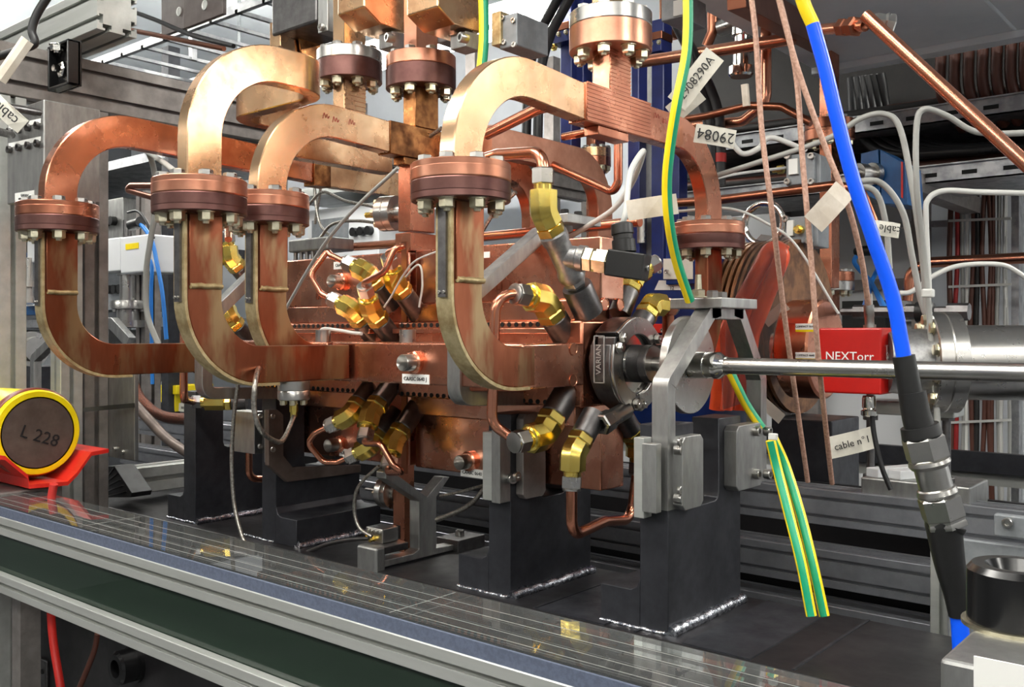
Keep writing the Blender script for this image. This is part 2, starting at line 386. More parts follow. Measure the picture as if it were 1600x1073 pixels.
# junction blocks
def junction(x, yc, zc, label, m, corr, ftop, hy=.072, ztop=.349, a=.026):
    t = thing('waveguide_junction', label, 'waveguide', (x, yc, zc-.03))
    b = MB(); b.b2((x-GA/2-.004, yc-hy, zc-.0235), (x+GA/2+.002, yc+hy, zc+.0235)); b.build('junction_block', m, t, bevel=.0012)
    MB().b2((x-.011, yc-hy*.62, zc-.0345), (x+.011, yc+hy*.3, zc-.0235)).build('under_block', m, t, bevel=.001)
    MB().b2((x-a/2, yc-.0235, zc+.0235), (x+a/2, yc+.0235, ztop)).build('riser', m, t, bevel=.001)
    if corr:
        r_ = MB(); z = zc-.022
        while z < ztop-.004:
            w_ = (hy if z < zc+.023 else .0235)-.001; r_.b2((x+(GA/2+.002 if z < zc+.023 else a/2), yc-w_, z), (x+(GA/2+.002 if z < zc+.023 else a/2)+.0009, yc+w_, z+.0026)); z += .0048
        r_.build('ridge_row', m, t, 0, stuff=True)
    return t
t5 = junction(-.666, .988, ZT, 'ridged copper T-junction below the big steel-topped flange', 'copper', True, None)
flange(t5, -.666, .985, .379, -1, 'copper_pink', .03, ring=False)
t = thing('waveguide_riser', 'bright copper upright pipe above the big steel-topped flange', 'waveguide', (-.666, .985, .379))
flange(t, -.666, .985, .379, 1, 'steel', .018, ring=False); MB().b2((-.679, .963, .397), (-.653, 1.007, .62)).build('guide', 'copper_gold', t, bevel=.001)
t7 = junction(-1.0, .983, .276, 'tarnished dark gold T-junction at the end of the middle arch', 'copper_tarn', False, None, ztop=.357)
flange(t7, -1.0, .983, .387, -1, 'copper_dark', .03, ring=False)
t = thing('waveguide_riser', 'bright copper upright pipe above the middle round flange', 'waveguide', (-1.0, .983, .387))
flange(t, -1.0, .983, .387, 1, 'copper_pink', .019, ring=False); MB().b2((-1.0135, .961, .406), (-.9865, 1.005, .75)).build('guide', 'copper_pink', t, bevel=.001)
p6 = P(546, 100, Y=.98); x6, z6 = p6.x, p6.z
t = thing('waveguide_riser', 'golden copper upright pipe above the smaller steel-topped flange', 'waveguide', (x6, .98, z6))
flange(t, x6, .98, z6, 1, 'steel', .018, ring=False); MB().b2((x6-.0135, .958, z6+.018), (x6+.0135, 1.002, z6+.35)).build('guide', 'copper_gold', t, bevel=.001)
t = thing('waveguide_drop', 'finely ridged copper pipe hanging below the smaller steel-topped flange', 'waveguide', (x6, .98, z6-.2))
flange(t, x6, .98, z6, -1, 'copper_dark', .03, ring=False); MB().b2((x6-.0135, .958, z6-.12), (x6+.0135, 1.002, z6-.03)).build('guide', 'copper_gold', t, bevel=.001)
r_ = MB()
for k in range(12): r_.b2((x6+.0135, .959, z6-.118+k*.0072), (x6+.015, 1.001, z6-.114+k*.0072))
r_.build('ridge_row', 'copper_gold', t, 0, stuff=True)
MB().b2((x6-.013, .85, z6-.164), (x6+.013, 1.06, z6-.12)).build('cross_guide', 'copper_gold', t, bevel=.001)
# guide 1 run to the right behind
t = thing('waveguide_joint', 'dull copper pipe joint behind the middle arch', 'waveguide', (-1.284, 1.0, .24))
MB().b2((-1.2985, 1.0, .247), (-1.2695, 1.035, .298)).build('collar', 'copper_tarn', t, bevel=.001)
MB().b2((-1.2945, 1.035, .249), (-1.2735, 1.24, .293)).build('guide', 'copper_gold', t, bevel=.001)
# arches on the far side of the structure
for (x, y0, zz, yc, lab) in ((-.93, 1.345, .15, 1.05, 'copper arch on the far side, behind the nearest arch'), (-1.0, 1.25, .15, 1.06, 'second copper arch on the far side, lower and behind')):
    t = thing('waveguide_arch', lab, 'waveguide', (x, y0, zz-.2))
    MB().rect(fil([(x, y0, -.12), (x, y0, .285 if y0 > 1.3 else .27), (x, yc, .285 if y0 > 1.3 else .27)], .078, 14), GA, GB, (0, 1, 0), .0012).build('guide', 'copper_pink' if y0 > 1.3 else 'copper', t)

# ================================================================ the two copper accelerating structures
AH = .155; AW = .025
def structure(x1, x0, label, nip):
    t = thing('accelerating_structure', label, 'accelerator', ((x0+x1)/2, YB, ZB-AH))
    for s, nm in ((1, 'upper_arm'), (-1, 'lower_arm')):
        b = MB(); z0, z1 = ZB+s*.078, ZB+s*AH
        b.b2((x0, YB-AW, min(z0, z1)), (x1, YB+AW, max(z0, z1))); b.build(nm, 'copper_block', t, bevel=.002)
        z0, z1 = ZB+s*.052, ZB+s*.078
        MB().b2((x0+.004, YB-.038, min(z0, z1)), (x1-.03, YB+.038, max(z0, z1))).build('step', 'copper_block', t, bevel=.0015)
    for s, nm in ((-1, 'front_arm'), (1, 'rear_arm')):
        y0, y1 = YB+s*.06, YB+s*(AH+.02 if s < 0 else AH)
        MB().b2((x0, min(y0, y1), ZB-AW), (x1, max(y0, y1), ZB+AW)).build(nm, 'copper_block', t, bevel=.002)
    MB().b2((x0+.003, YB-.062, ZB-.052), (x1-.002, YB+.062, ZB+.052)).build('core', 'copper', t, bevel=.003)
    MB().b2((x0+.006, YB-.075, ZB+.036), (x1-.03, YB-.06, ZB+.043)).build('ledge', 'copper_block', t, bevel=.001)
    hb = MB()
    n = int((x1-x0-.02)/.0115)
    for k in range(n):
        x = x0+.012+k*.0115
        for s in (1, -1): hb.cyl((x, YB-.0628, ZB+s*.0475), (x, YB-.06, ZB+s*.0475), .0031, n=10)
    hb.build('hole_row', 'hole', t, stuff=True)
    # plugs on the end faces
    for (dy, dz) in ((-.017, .072), (.017, .072), (-.082, .018), (-.082, -.018), (-.017, -.075), (.017, -.075)):
        MB().lathe((x1-.0005, YB+dy, ZB+dz), (1, 0, 0), [(0, .0078), (.0012, .0078), (.0014, .0068), (.0009, .0062), (.0009, 0)], 20).build('plug', 'copper_tube', t)
    for (px, py, Y) in nip:
        p = P(px, py, Y=Y)
        b = MB(); b.lathe(p, (0, -1, 0), [(-.004, .0135), (.006, .0135), (.0075, .0115), (.0075, .009)], 24); b.build('collar', 'copper_tube', t)
        MB().lathe(p, (0, -1, 0), [(.004, .0102), (.022, .0102), (.023, .0096), (.009, .0035), (.009, .0005)], 24).build('nipple', 'steel', t)
    return t
XA = -.656
s1 = structure(XA, -.978, 'copper structure with cross-shaped end, right of the dark gap, bolted to the chain clamp', ((650, 566, .80), (735, 720, .95)))
s2 = structure(-.99, -1.312, 'copper structure left of the dark gap, behind the tall arch', ((535, 440, .95), (530, 694, .95)))
for root, px, py, Y in ((s1, 650, 592, .80), (s1, 740, 739, .95), (s2, 538, 414, .95), (s2, 547, 708, .95)):
    p = P(px, py, Y=Y)+V((0, -.0006, 0)); w = .046 if root is s1 else .048
    o = MB().box(p, (w, .001, .0115)).build('name_label', 'white', root, 0)
    text('CAASC 0640 J', p+V((0, -.0006, 0)), (1, 0, 0), (0, 0, 1), .0066, 'ink', o)
for px, py, nm in ((760, 398, 'arrow_label'),):
    MB().box(P(px, py, Y=.9495), (.012, .001, .008)).build('name_label', 'white', s1, 0)
for px in (505, 637):
    p = P(px, 532, Y=.83); MB().cyl((p.x, .83, ZB+.025), (p.x, .83, ZB+.041), .0105, n=24).build('spacer_post', 'steel', s1 if px > 600 else s2)
text('CLI  110', P(790, 447, Y=.9495), (1, 0, 0), (0, 0, 1), .016, 'copper_brown', s1, 'stamped_marking')
text('09G', P(502, 463, Y=.9495), (1, 0, 0), (0, 0, 1), .016, 'copper_brown', s2, 'stamped_marking')
# dark copper strip over the gap
t = thing('copper_strip', 'narrow dark copper strip standing in the gap between the blocks', 'strip', (-.985, .93, -.19))
MB().b2((-.99, .934, .0), (-.979, .9365, .13)).build('upper_strip', 'copper_brown', t); MB().b2((-.99, .934, -.2), (-.979, .9365, -.08)).build('lower_strip', 'copper_brown', t)
# upright copper column behind (input guide with probe flange)
t = thing('copper_column', 'square copper column rising behind the nearest round flange', 'waveguide', (-1.02, .93, .12))
xa, xb = P(622, 300, Y=.95).x, P(641, 300, Y=.95).x
MB().b2((xa, .95, P(640, 360, Y=.95).z), (xb, 1.0, P(640, 256, Y=.95).z)).build('upper_segment', 'copper', t, 0, .001); MB().b2((xa-.004, .948, ZB+AH), (xb+.003, 1.0, P(640, 363, Y=.95).z)).build('lower_segment', 'copper', t, 0, .001)

# ================================================================ black steel supports
BZ = -.326
def column(xf, notch, label, foot=-1, th=.036):
    t = thing('support_column', label, 'support', (xf-th/2, YB, BZ))
    y0, y1 = YB-.085, YB+.085; zt = -.10; zn = notch
    poly = [(xf, y0, BZ), (xf, y1, BZ), (xf, y1, zt)]
    c = .009
    poly += [(xf, y1-.055, zt), (xf, y1-.055, zn+c), (xf, y1-.055-c*.3, zn+c*.3), (xf, y1-.055-c, zn), (xf, y0+.055+c, zn), (xf, y0+.055+c*.3, zn+c*.3), (xf, y0+.055, zn+c), (xf, y0+.055, zt), (xf, y0, zt)]
    MB().extr(poly, (-th, 0, 0)).build('plate', 'black_steel', t, bevel=.001)
    fx = xf-th if foot < 0 else xf
    q = [(fx, y0, BZ), (fx+foot*.052, y0, BZ), (fx+foot*.052, y0, BZ+.042), (fx+foot*.012, y0, BZ+.042), (fx+foot*.004, y0, BZ+.046), (fx, y0, BZ+.056)]
    MB().extr(q, (0, .17, 0)).build('foot', 'black_steel', t, bevel=.001)
    wx = xf if foot < 0 else xf+.052
    def bead(pts):
        MB().tube(pts, .0072, 8).build('weld_seam', 'weld', t)
    n = 34
    bead([(wx+.002, y0+.17*k/n, BZ+.003+random.uniform(-.0012, .0012)) for k in range(n+1)])
    MB().tube([(xf-th-.052+.085*k/12, y0-.0005, BZ+.001+random.uniform(-.0008, .0008)) for k in range(13)], .0028, 6).build('weld_seam', 'weld', t)
    return t
c4 = column(-.527, -.195, 'nearest black steel column, under the grey A-shaped bracket')
c3 = column(-.749, -.21, 'black steel column under the middle of the copper blocks, second nearest')
c2 = column(-1.225, -.215, 'black steel column with brown bracket, behind the braided steel cable loop', 1)
c1 = column(-1.452, -.2, 'leftmost black steel column, beside the yellow bin', -1)
t = thing('base_girder', 'long black steel base plate carrying all the columns', 'girder', (-1, YB, BZ-.06))
MB().b2((-2.6, .872, BZ-.05), (.25, 1.085, BZ)).build('top_plate', 'black_base', t, 0, .002)
MB().b2((-2.6, .80, BZ-.075), (.25, 1.16, BZ-.05)).build('lower_flange', 'black_base', t, 0, .002)
for x in (-.50, -.38, -.70, -.56, -.98): MB().b2((x-.002, .876, BZ), (x+.0008, 1.083, BZ+.0012)).build('plate_edge', 'black_steel', t, 0)
# thin overlapping cover sheets
MB().b2((-.50, .875, BZ), (-.425, 1.08, BZ+.0016)).build('cover_sheet', 'black_steel', t, 0)
MB().b2((-.695, .875, BZ), (-.60, 1.08, BZ+.0016)).build('cover_sheet', 'black_steel', t, 0)
t = thing('lower_girder', 'huge dark girder body below the front rails', 'girder', (-1, .9, -1.4))
MB().b2((-2.8, .76, -1.4), (.4, 1.2, BZ-.075)).build('body', 'black_base', t, 0, .003)
for px, py in ((15, 950), (212, 1036)):
    p = P(px, py, Y=.76); b = MB(); b.lathe(p, (0, -1, 0), [(0, .03), (.006, .03), (.006, .026), (.03, .026), (.034, .022), (.034, .014), (.012, .012), (.012, .0005)], 28); b.build('socket_plug', 'black_gloss', t)
    MB().lathe(p+V((0, -.012, 0)), (0, -1, 0), [(0, .008), (.006, .008), (.006, .004)], 18).build('screw', 'steel_dark', t)
p = P(66, 1050, Y=.757); o = MB().box(p, (.042, .006, .05)).build('lug_plate', 'steel_dark', t, 0, .002)
for dx in (-.008, .008): MB().cyl(p+V((dx, -.0045, .004)), p+V((dx, -.003, .004)), .0045, n=14).build('hole', 'hole', o)

# ================================================================ aluminium profiles
def profile(root, name, p0, p1, w, h, up=(0, 0, 1), mat='alu', mod=.04):
    """slotted aluminium extrusion, w across, h along up"""
    p0, p1 = V(p0), V(p1); x, y, d = basis(p1-p0, up)
    sw, lip, uw, sd = mod*.2, mod*.1, mod*.42, mod*.28
    def side(L):
        n = max(1, round(L/mod)); out = []
        for k in range(n):
            c = -L/2+L*(k+.5)/n
            out += [(c-sw/2, 0), (c-sw/2, -lip), (c-uw/2, -lip), (c-uw/2, -sd), (c+uw/2, -sd), (c+uw/2, -lip), (c+sw/2, -lip), (c+sw/2, 0)]
        return [(-L/2+mod*.03, 0)]+out+[(L/2-mod*.03, 0)]
    q = []
    for a, b in side(w): q.append((a, h/2+b))
    for a, b in side(h): q.append((w/2+b, -a))
    for a, b in side(w): q.append((-a, -h/2-b))
    for a, b in side(h): q.append((-w/2-b, a))
    b = MB(); b.loft([[p0+x*i+y*j for i, j in q], [p1+x*i+y*j for i, j in q]])
    return b.build(name, mat, root, 0)
FY = .546
t = thing('guard_rail', 'upper slotted aluminium rail along the front, just below the clear shelf', 'rail', (-1, FY, -.3))
profile(t, 'extrusion', (-2.2, FY+.0125, -.2655), (.3, FY+.0125, -.2655), .025, .025, mod=.025)
MB().b2((-2.2, FY+.0015, -.253), (.3, FY+.004, -.2405)).build('blue_edge_film', 'film_blue', t, 0)
t = thing('guard_rail', 'lower slotted aluminium rail along the front, below the plastic sheet', 'rail', (-1, FY, -.36))
profile(t, 'extrusion', (-2.2, FY+.0125, -.3455), (.3, FY+.0125, -.3455), .025, .025, mod=.025)
t = thing('guard_rail', 'slotted aluminium rail seen through the plastic sheet', 'rail', (-1, .63, -.33))
profile(t, 'extrusion', (-2.2, .64, -.3125), (.3, .64, -.3125), .025, .025, mod=.025)
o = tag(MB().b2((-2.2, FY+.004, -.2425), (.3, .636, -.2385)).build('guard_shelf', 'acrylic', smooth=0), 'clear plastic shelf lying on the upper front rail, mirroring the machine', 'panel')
tag(MB().b2((-2.2, FY+.011, -.334), (.3, FY+.014, -.277)).build('guard_sheet', 'acrylic_green_reflection', smooth=0), 'plastic sheet between the two front rails, green reflection put into its colour', 'panel')  # reflected green is painted in as the tint of this sheet
for y, w in ((.560, .0003), (.574, .0003), (.597, .0004), (.613, .0003)):  # thin pale lines along the shelf top
    MB().b2((-2.2, y, -.2386), (.3, y+w, -.23835)).build('pale_line', 'cable_grey', o, 0)
for x in (-1.16, -.60):
    MB().b2((x, .552, -.2386), (x+.0005, .634, -.2384)).build('pale_line', 'cable_grey', o, 0)
# ================================================================ cooling fittings and copper tubes
TUBE = .0043
def fitting(B, d0, d1, label, sc=1., stub=.03, nutm='steel', smat='steel_dark', grp=None):
    """stub, brass hex collar, bent brass body, neck and compression nut; returns the end point and direction for a tube"""
    B = V(B); d0 = V(d0).normalized(); d1 = V(d1).normalized()
    t = thing('pipe_fitting', label, 'pipe fitting', B, grp)
    MB().lathe(B, d0, [(-.012*sc, .0145*sc), (stub*sc-.001, .0145*sc), (stub*sc, .0138*sc)], 24).build('stub', smat, t)
    c = B+d0*stub*sc
    MB().lathe(c, d0, [(0, .0148*sc), (.0015*sc, .0158*sc), (.0095*sc, .0158*sc), (.011*sc, .0145*sc)], 6).build('collar_nut', 'brass', t, 20)
    c2 = c+d0*.0125*sc; e = c2+d0*.013*sc; f = e+d1*.018*sc
    MB().cyl(c+d0*.010*sc, c2+d0*.002*sc, .0125*sc, n=20).build('collar_ring', 'brass', t)
    pts = fil([c2, e, f], .012*sc, 6); n = 8
    MB().sweep(pts, [(.0155*sc*math.cos(2*math.pi*(i+.5)/n), .0155*sc*math.sin(2*math.pi*(i+.5)/n)) for i in range(n)]).build('elbow_body', 'brass', t, 30, .0016*sc)
    g = f+d1*.006*sc
    MB().lathe(f-d1*.002*sc, d1, [(0, .0125*sc), (.003*sc, .0125*sc), (.004*sc, .0102*sc), (.009*sc, .0102*sc)], 20).build('neck', 'brass', t)
    MB().lathe(g, d1, [(0, .0105*sc), (.001*sc, .012*sc), (.0135*sc, .012*sc), (.0145*sc, .0112*sc)], 6).build('compression_nut', nutm, t, 20)
    h = g+d1*.0145*sc
    MB().lathe(h, d1, [(0, .0105*sc), (.0022*sc, .0105*sc), (.0025*sc, .0092*sc), (.0025*sc, .004*sc)], 20).build('ferrule', 'steel', t)
    return h, d1
def ctube(pts, label, r=TUBE, mat='copper_tube', fr=.014, name='cooling_tube', cat='copper tube', n=12):
    return tag(MB().tube(fil(pts, fr, 6), r, n).build(name, mat), label, cat)
UF, LF, UB, LB = (0, -1, 1), (0, -1, -1), (0, 1, 1), (0, 1, -1)
dA, dB = V((-.9, -.25, .40)), V((.30, -.55, .78))
dAl, dBl = V((-.85, -.3, -.42)), V((.28, -.5, -.82))
e1 = fitting(P(606, 470, Y=.935), UF, dA, 'upper brass elbow feeding the bent tube loop beside the small white label')
e2 = fitting(P(583, 526, Y=.92), UF, dA, 'brass elbow lying lowest left above the front copper arm')
e3 = fitting(P(648, 483, Y=.94), UF, dB, 'brass elbow highest on the copper block, tube rising from it')
e4 = fitting(P(612, 527, Y=.915), UF, dB, 'brass elbow standing upright on the front copper arm, right of its twin')
ctube([e1[0]-e1[1]*.004, e1[0]+e1[1]*.03, P(512, 392, Y=.88), P(484, 430, Y=.86), e2[0]+e2[1]*.02, e2[0]-e2[1]*.004], 'copper tube loop bent around the upper copper stub and label', fr=.016)
ctube([e3[0]-e3[1]*.004, e3[0]+e3[1]*.008, P(633, 384, Y=.865), P(617, 386, Y=.85), P(601, 425, Y=.84), e4[0]+e4[1]*.006, e4[0]-e4[1]*.004], 'hairpin copper tube arching between the two upright brass elbows', fr=.011)
e1 = fitting(P(580, 604, Y=.92), LF, dAl, 'brass elbow under the front copper arm, lowest left pair, upper one')
e2 = fitting(P(610, 652, Y=.945), LF, dAl, 'brass elbow on the lower copper block partly hidden behind the drooping tube')
e3 = fitting(P(611, 602, Y=.915), LF, dBl, 'brass elbow pointing at the viewer under the front copper arm')
e4 = fitting(P(646, 644, Y=.94), LF, dBl, 'brass elbow lowest on the lower copper block, beside the dark gap')
ctube([e1[0]-e1[1]*.004, e1[0]+e1[1]*.025, P(480, 692, Y=.86), P(505, 722, Y=.88), e2[0]+e2[1]*.02, e2[0]-e2[1]*.004], 'copper tube loop bent below the lower copper stub and label', fr=.014)
ctube([e3[0]-e3[1]*.004, e3[0]+e3[1]*.006, P(595, 693, Y=.845), P(614, 726, Y=.85), P(630, 738, Y=.86), e4[0]+e4[1]*.008, e4[0]-e4[1]*.004], 'hairpin copper tube drooping below the two lower brass elbows', fr=.011)
e1 = fitting(P(884, 527, Y=.925), UF, (-.12, -1, .12), 'brass elbow with round silver nut, above the front arm next to the chain clamp', 1.15)
e2 = fitting(P(884, 617, Y=.915), LF, (-.12, -1, -.1), 'brass elbow with round silver nut, below the front arm next to the chain clamp', 1.15)
q = P(768, 500, Y=.815)
ctube([e1[0]-e1[1]*.004, V((e1[0].x-.012, .815, e1[0].z)), V((q.x, .815, P(768, 662, Y=.815).z)), V((e2[0].x-.01, .84, e2[0].z)), e2[0]-e2[1]*.004], 'copper tube looping down behind the nearest elbow pipe', r=.0062, fr=.022)
e1 = fitting(P(922, 660, Y=.90), LF, (0, -.06, -1), 'brass elbow with long silver nut hanging below the chain clamp', stub=.022)
e2 = fitting(P(975, 655, Y=1.0), LB, (0, -.05, -1), 'brass elbow half hidden behind the grey clamp block', stub=.02, nutm='steel_dark')
ctube([e1[0]+V((0, 0, .004)), P(893, 838, Y=e1[0].y), P(945, 814, Y=.95), P(986, 812, Y=e2[0].y), e2[0]+V((0, 0, .004))], 'U-shaped copper tube hanging in front of the nearest black columns', r=.0066, fr=.02)
p0 = P(998, 512, Y=1.02)
e1 = fitting(p0, (0, 1, .95), (0.2, .9, -.1), 'brass elbow on the far side above the chain clamp', nutm='copper_tube', stub=.02)
ctube([e1[0]-e1[1]*.004, P(1044, 486, Y=1.11), P(1044, 540, Y=1.11)], 'short copper tube dropping behind the chain clamp', r=.008, fr=.006, mat='copper_brown')
fitting(P(972, 480, Y=1.03), (0, .7, 1), (.4, .8, .5), 'brass elbow behind the black valve plug', stub=.026)
fitting(P(390, 440, Y=.94), UF, (0, -.1, 1), 'brass elbow seen between the tall arch and the middle elbow pipe, higher one')
fitting(P(388, 530, Y=.94), UF, (-.6, .3, .6), 'brass elbow seen between the tall arch and the middle elbow pipe, lower one')
e1 = fitting(P(374, 627, Y=.93), (-.7, -.7, 0), (-.75, -.65, 0), 'brass fitting beside the leftmost black column', stub=.012, nutm='steel_dark')
ctube([P(287, 520, Y=.80), P(287, 624, Y=.80), e1[0], e1[0]-e1[1]*.006], 'upright copper tube crossing the leftmost elbow run', r=.0062, fr=.016)
ctube([P(389, 705, Y=.93), P(389, 748, Y=.93), P(440, 748, Y=.99)], 'short copper tube bending behind the brown bracket', r=.006, fr=.016)
ctube([P(357, 374, Y=.87), P(357, 330, Y=.90), P(430, 300, Y=1.1)], 'copper tube rising behind the tall arch flange', r=.006)

# steel tee with brass elbow and black plug
B = P(915, 478, Y=.93); d = V((0, -.62, .79)).normalized()
t = thing('pipe_tee', 'cast steel tee with brass elbow on top, leaning from the copper block', 'pipe fitting', B)
MB().lathe(B, d, [(-.01, .0185), (.028, .0185), (.03, .0175)], 24).build('stub', 'steel_dark', t)
MB().lathe(B+d*.03, d, [(0, .012), (.004, .014), (.01, .014), (.011, .012)], 6).build('hex_nut', 'steel_cast', t, 20)
c = B+d*.04; e = c+d*.065
MB().lathe(c, d, [(0, .015), (.004, .0165), (.01, .0165), (.016, .0145), (.05, .0145), (.056, .0165), (.064, .0165), (.066, .015)], 24).build('tee_body', 'steel_cast', t)
br = P(930, 407, Y=c.y-.01)-(c+d*.033); brd = br.normalized(); b0 = c+d*.033
MB().lathe(b0, brd, [(0, .0135), (.018, .0135), (.02, .0155), (.028, .0155)], 22).build('branch', 'steel_cast', t)
MB().lathe(b0+brd*.028, brd, [(0, .0135), (.001, .015), (.010, .015), (.011, .012), (.014, .012), (.015, .0152), (.028, .0152), (.03, .013)], 6).build('union_nut', 'zinc', t, 20)
MB().lathe(e, d, [(0, .014), (.0015, .0168), (.011, .0168), (.012, .015)], 6).build('collar_nut', 'brass', t, 20)
f = e+d*.013
MB().sweep(fil([f, f+d*.016, f+d*.016+V((0, 0, .024))], .014, 6), [(.0165*math.cos(math.pi/4*(i+.5)), .0165*math.sin(math.pi/4*(i+.5))) for i in range(8)]).build('elbow_body', 'brass', t, 30, .0016)
g = f+d*.016+V((0, 0, .024))
MB().cyl(g, g+V((0, 0, .007)), .0105, n=18).build('neck', 'brass', t)
MB().lathe(g+V((0, 0, .007)), (0, 0, 1), [(0, .012), (.001, .0135), (.017, .0135), (.0185, .012)], 6).build('compression_nut', 'steel', t, 20)
h = g+V((0, 0, .025))
q = P(760, 238, Y=h.y)
ctube([h, V((h.x, h.y, P(860, 236, Y=h.y).z)), V((q.x, h.y+.02, q.z)), V((q.x-.12, h.y+.06, q.z))], 'copper tube bending left from the top of the steel tee', r=.0072, fr=.024)
t = thing('valve_plug', 'square black plug with grey lead, screwed to the steel tee', 'connector', b0+brd*.06)
bb = b0+brd*.058; ax = basis(brd, (0, 0, 1))
MB().box(bb+brd*.022, (.028, .03, .044), ax).build('housing', 'black', t, 0, .0016)
tp = bb+brd*.018+V((0, 0, .014))
MB().lathe(tp, (-.12, 0, 1), [(0, .0135), (.014, .0135), (.015, .0115), (.02, .0115), (.021, .013), (.032, .0125), (.034, .009)], 14).build('gland', 'black', t)
capbolt(t, bb+brd*.044, brd, .0035, .0025)
s = tp+V((-.004, 0, .03))
tag(MB().tube(spl([s, P(978, 330, Y=s.y), P(985, 270, Y=s.y+.02), P(1005, 236, Y=s.y+.05), P(998, 262, Y=s.y+.07), P(985, 290, Y=s.y+.09), P(960, 325, Y=s.y+.1), P(920, 352, Y=s.y+.11), P(890, 370, Y=s.y+.12)], 8), .0035, 8).build('plug_lead', 'cable_white'), 'pale grey lead looping up from the square black plug', 'cable')
# grey hexagonal port
a, b = P(978, 640, Y=.955), P(938, 664, Y=.90); d = (b-a).normalized()
t = thing('steel_port', 'open hexagonal steel port sticking out under the chain clamp', 'port', a)
MB().cyl(a, b-d*.018, .0105, n=20).build('tube', 'steel', t)
MB().lathe(b-d*.024, d, [(0, .0125), (.022, .0135), (.024, .012), (.024, .0075), (.004, .006), (.004, .0005)], 6).build('hex_end', 'steel', t, 20)

# ================================================================ chain clamp, bellows, beam pipe, disc
t = thing('chain_clamp', 'round steel chain clamp at the end of the copper structure', 'clamp', (-.64, YB, ZB-.06))
ri, ro = .036, .0565
for k in range(3):
    a0, a1 = R(8+120*k+28), R(112+120*k+28)
    def ring(x): 
        o = [(x, YB+ro*math.cos(a0+(a1-a0)*i/10)*(1+.04*(i in (0, 10))), ZB+ro*math.sin(a0+(a1-a0)*i/10)*(1+.04*(i in (0, 10)))) for i in range(11)]
        return o+[(x, YB+ri*math.cos(a1-(a1-a0)*i/10), ZB+ri*math.sin(a1-(a1-a0)*i/10)) for i in range(11)]
    seg = MB().extr(ring(-.652), (.030, 0, 0)).build('clamp_segment', 'steel_dark', t, 32, .0015)
    MB().extr([(x+.0303, y, z) for x, y, z in ring(-.652)], (.004, 0, 0)).build('side_plate', 'steel', seg, 32, .001)
    for aa in (a0, a1):
        pc = (-.617, YB+.049*math.cos(aa), ZB+.049*math.sin(aa)); hexbolt(t, pc, (1, 0, 0), .0062, .005, 'steel', 'link_bolt', tip=.002)
    am = a0-R(8); MB().b2((-.646, YB+.047*math.cos(am)-.008, ZB+.047*math.sin(am)-.008), (-.62, YB+.047*math.cos(am)+.008, ZB+.047*math.sin(am)+.008)).build('chain_link', 'steel_dark', t, 0, .002)
MB().lathe((-.655, YB, ZB), (1, 0, 0), [(0, .052), (.003, .052), (.003, .03), (.02, .03)], 36).build('backing_ring', 'steel_dark', t)
text('VARIAN', (-.637, YB-.0572, ZB+.006), (0, 0, 1), (-1, 0, 0), .010, 'alu', t, 'embossed_marking')
for (z0, z1, x0, x1) in ((-.022, .034, -.6445, -.6435), (-.022, .034, -.6305, -.6295), (.033, .034, -.6445, -.6295), (-.022, -.021, -.6445, -.6295)): MB().b2((x0, YB-.0572, ZB+z0), (x1, YB-.0560, ZB+z1)).build('embossed_frame', 'alu', t, 0)
MB().lathe((-.655, YB, ZB), (1, 0, 0), [(0, .04), (.03, .04), (.03, .022), (.032, .022)], 32).build('inner_flange', 'chrome', t)
t = thing('bellows_stub', 'short dark threaded cylinder between chain clamp and beam pipe', 'vacuum part', (-.61, YB, ZB-.02))
b = MB(); pr = [(0, .0215)]
for k in range(12): pr += [(.004+k*.0019, .0215), (.005+k*.0019, .0228)]
b.lathe((-.632, YB, ZB), (1, 0, 0), pr+[(.03, .0225), (.034, .0225), (.035, .0215), (.035, .009)], 32); b.build('threaded_body', 'steel_dark', t, 40)
MB().lathe((-.597, YB, ZB), (1, 0, 0), [(-.003, .0215), (.0006, .0213), (.0008, .009)], 32).build('end_face', 'steel', t)
t = thing('beam_pipe', 'long polished steel beam pipe running out to the right', 'pipe', (-.3, YB, ZB-.01))
MB().cyl((-.60, YB, ZB), (-.53, YB, ZB), .0085, n=24).build('thin_tube', 'steel', t)
MB().cyl((-.505, YB, ZB), (.4, YB, ZB), .0092, n=28).build('tube', 'steel', t)
MB().lathe((-.545, YB, ZB), (1, 0, 0), [(0, .0155), (.019, .0155), (.0195, .0148), (.021, .0155), (.034, .0155), (.037, .0135), (.04, .011), (.043, .0105)], 32).build('hub', 'chrome', t)
MB().lathe((-.556, YB, ZB), (1, 0, 0), [(0, .056), (.001, .057), (.009, .057), (.010, .056)], 64).build('disc', 'steel', t)

# ================================================================ grey brackets
def sectbar(root, name, pts, w, h, mat='alu_plate', fr=.006, up=(0, 1, 0)):
    return MB().rect(fil(pts, fr, 4), w, h, up).build(name, mat, root, 25, .0008)
X4 = -.536
t = thing('a_frame_bracket', 'grey A-shaped aluminium bracket straddling the steel disc', 'bracket', (X4, YB, -.2))
fr = PX(X4, (1037, 795), (1037, 600), (1103, 488)); bk = PX(X4, (1148, 488), (1182, 590), (1182, 750))
sectbar(t, 'front_leg', fr+[P(1115, 484, X=X4)], .02, .016)
sectbar(t, 'rear_leg', [P(1136, 484, X=X4)]+bk, .02, .016)
MB().b2((X4-.01, fr[2].y-.004, .016), (X4+.01, bk[0].y+.004, .032)).build('cross_bar', 'alu_plate', t, 0, .001)
y5 = (fr[2].y+bk[0].y)/2
MB().b2((X4-.04, y5-.05, .0285), (X4+.028, y5+.04, .0405)).build('top_plate', 'alu_plate', t, 0, .0012)
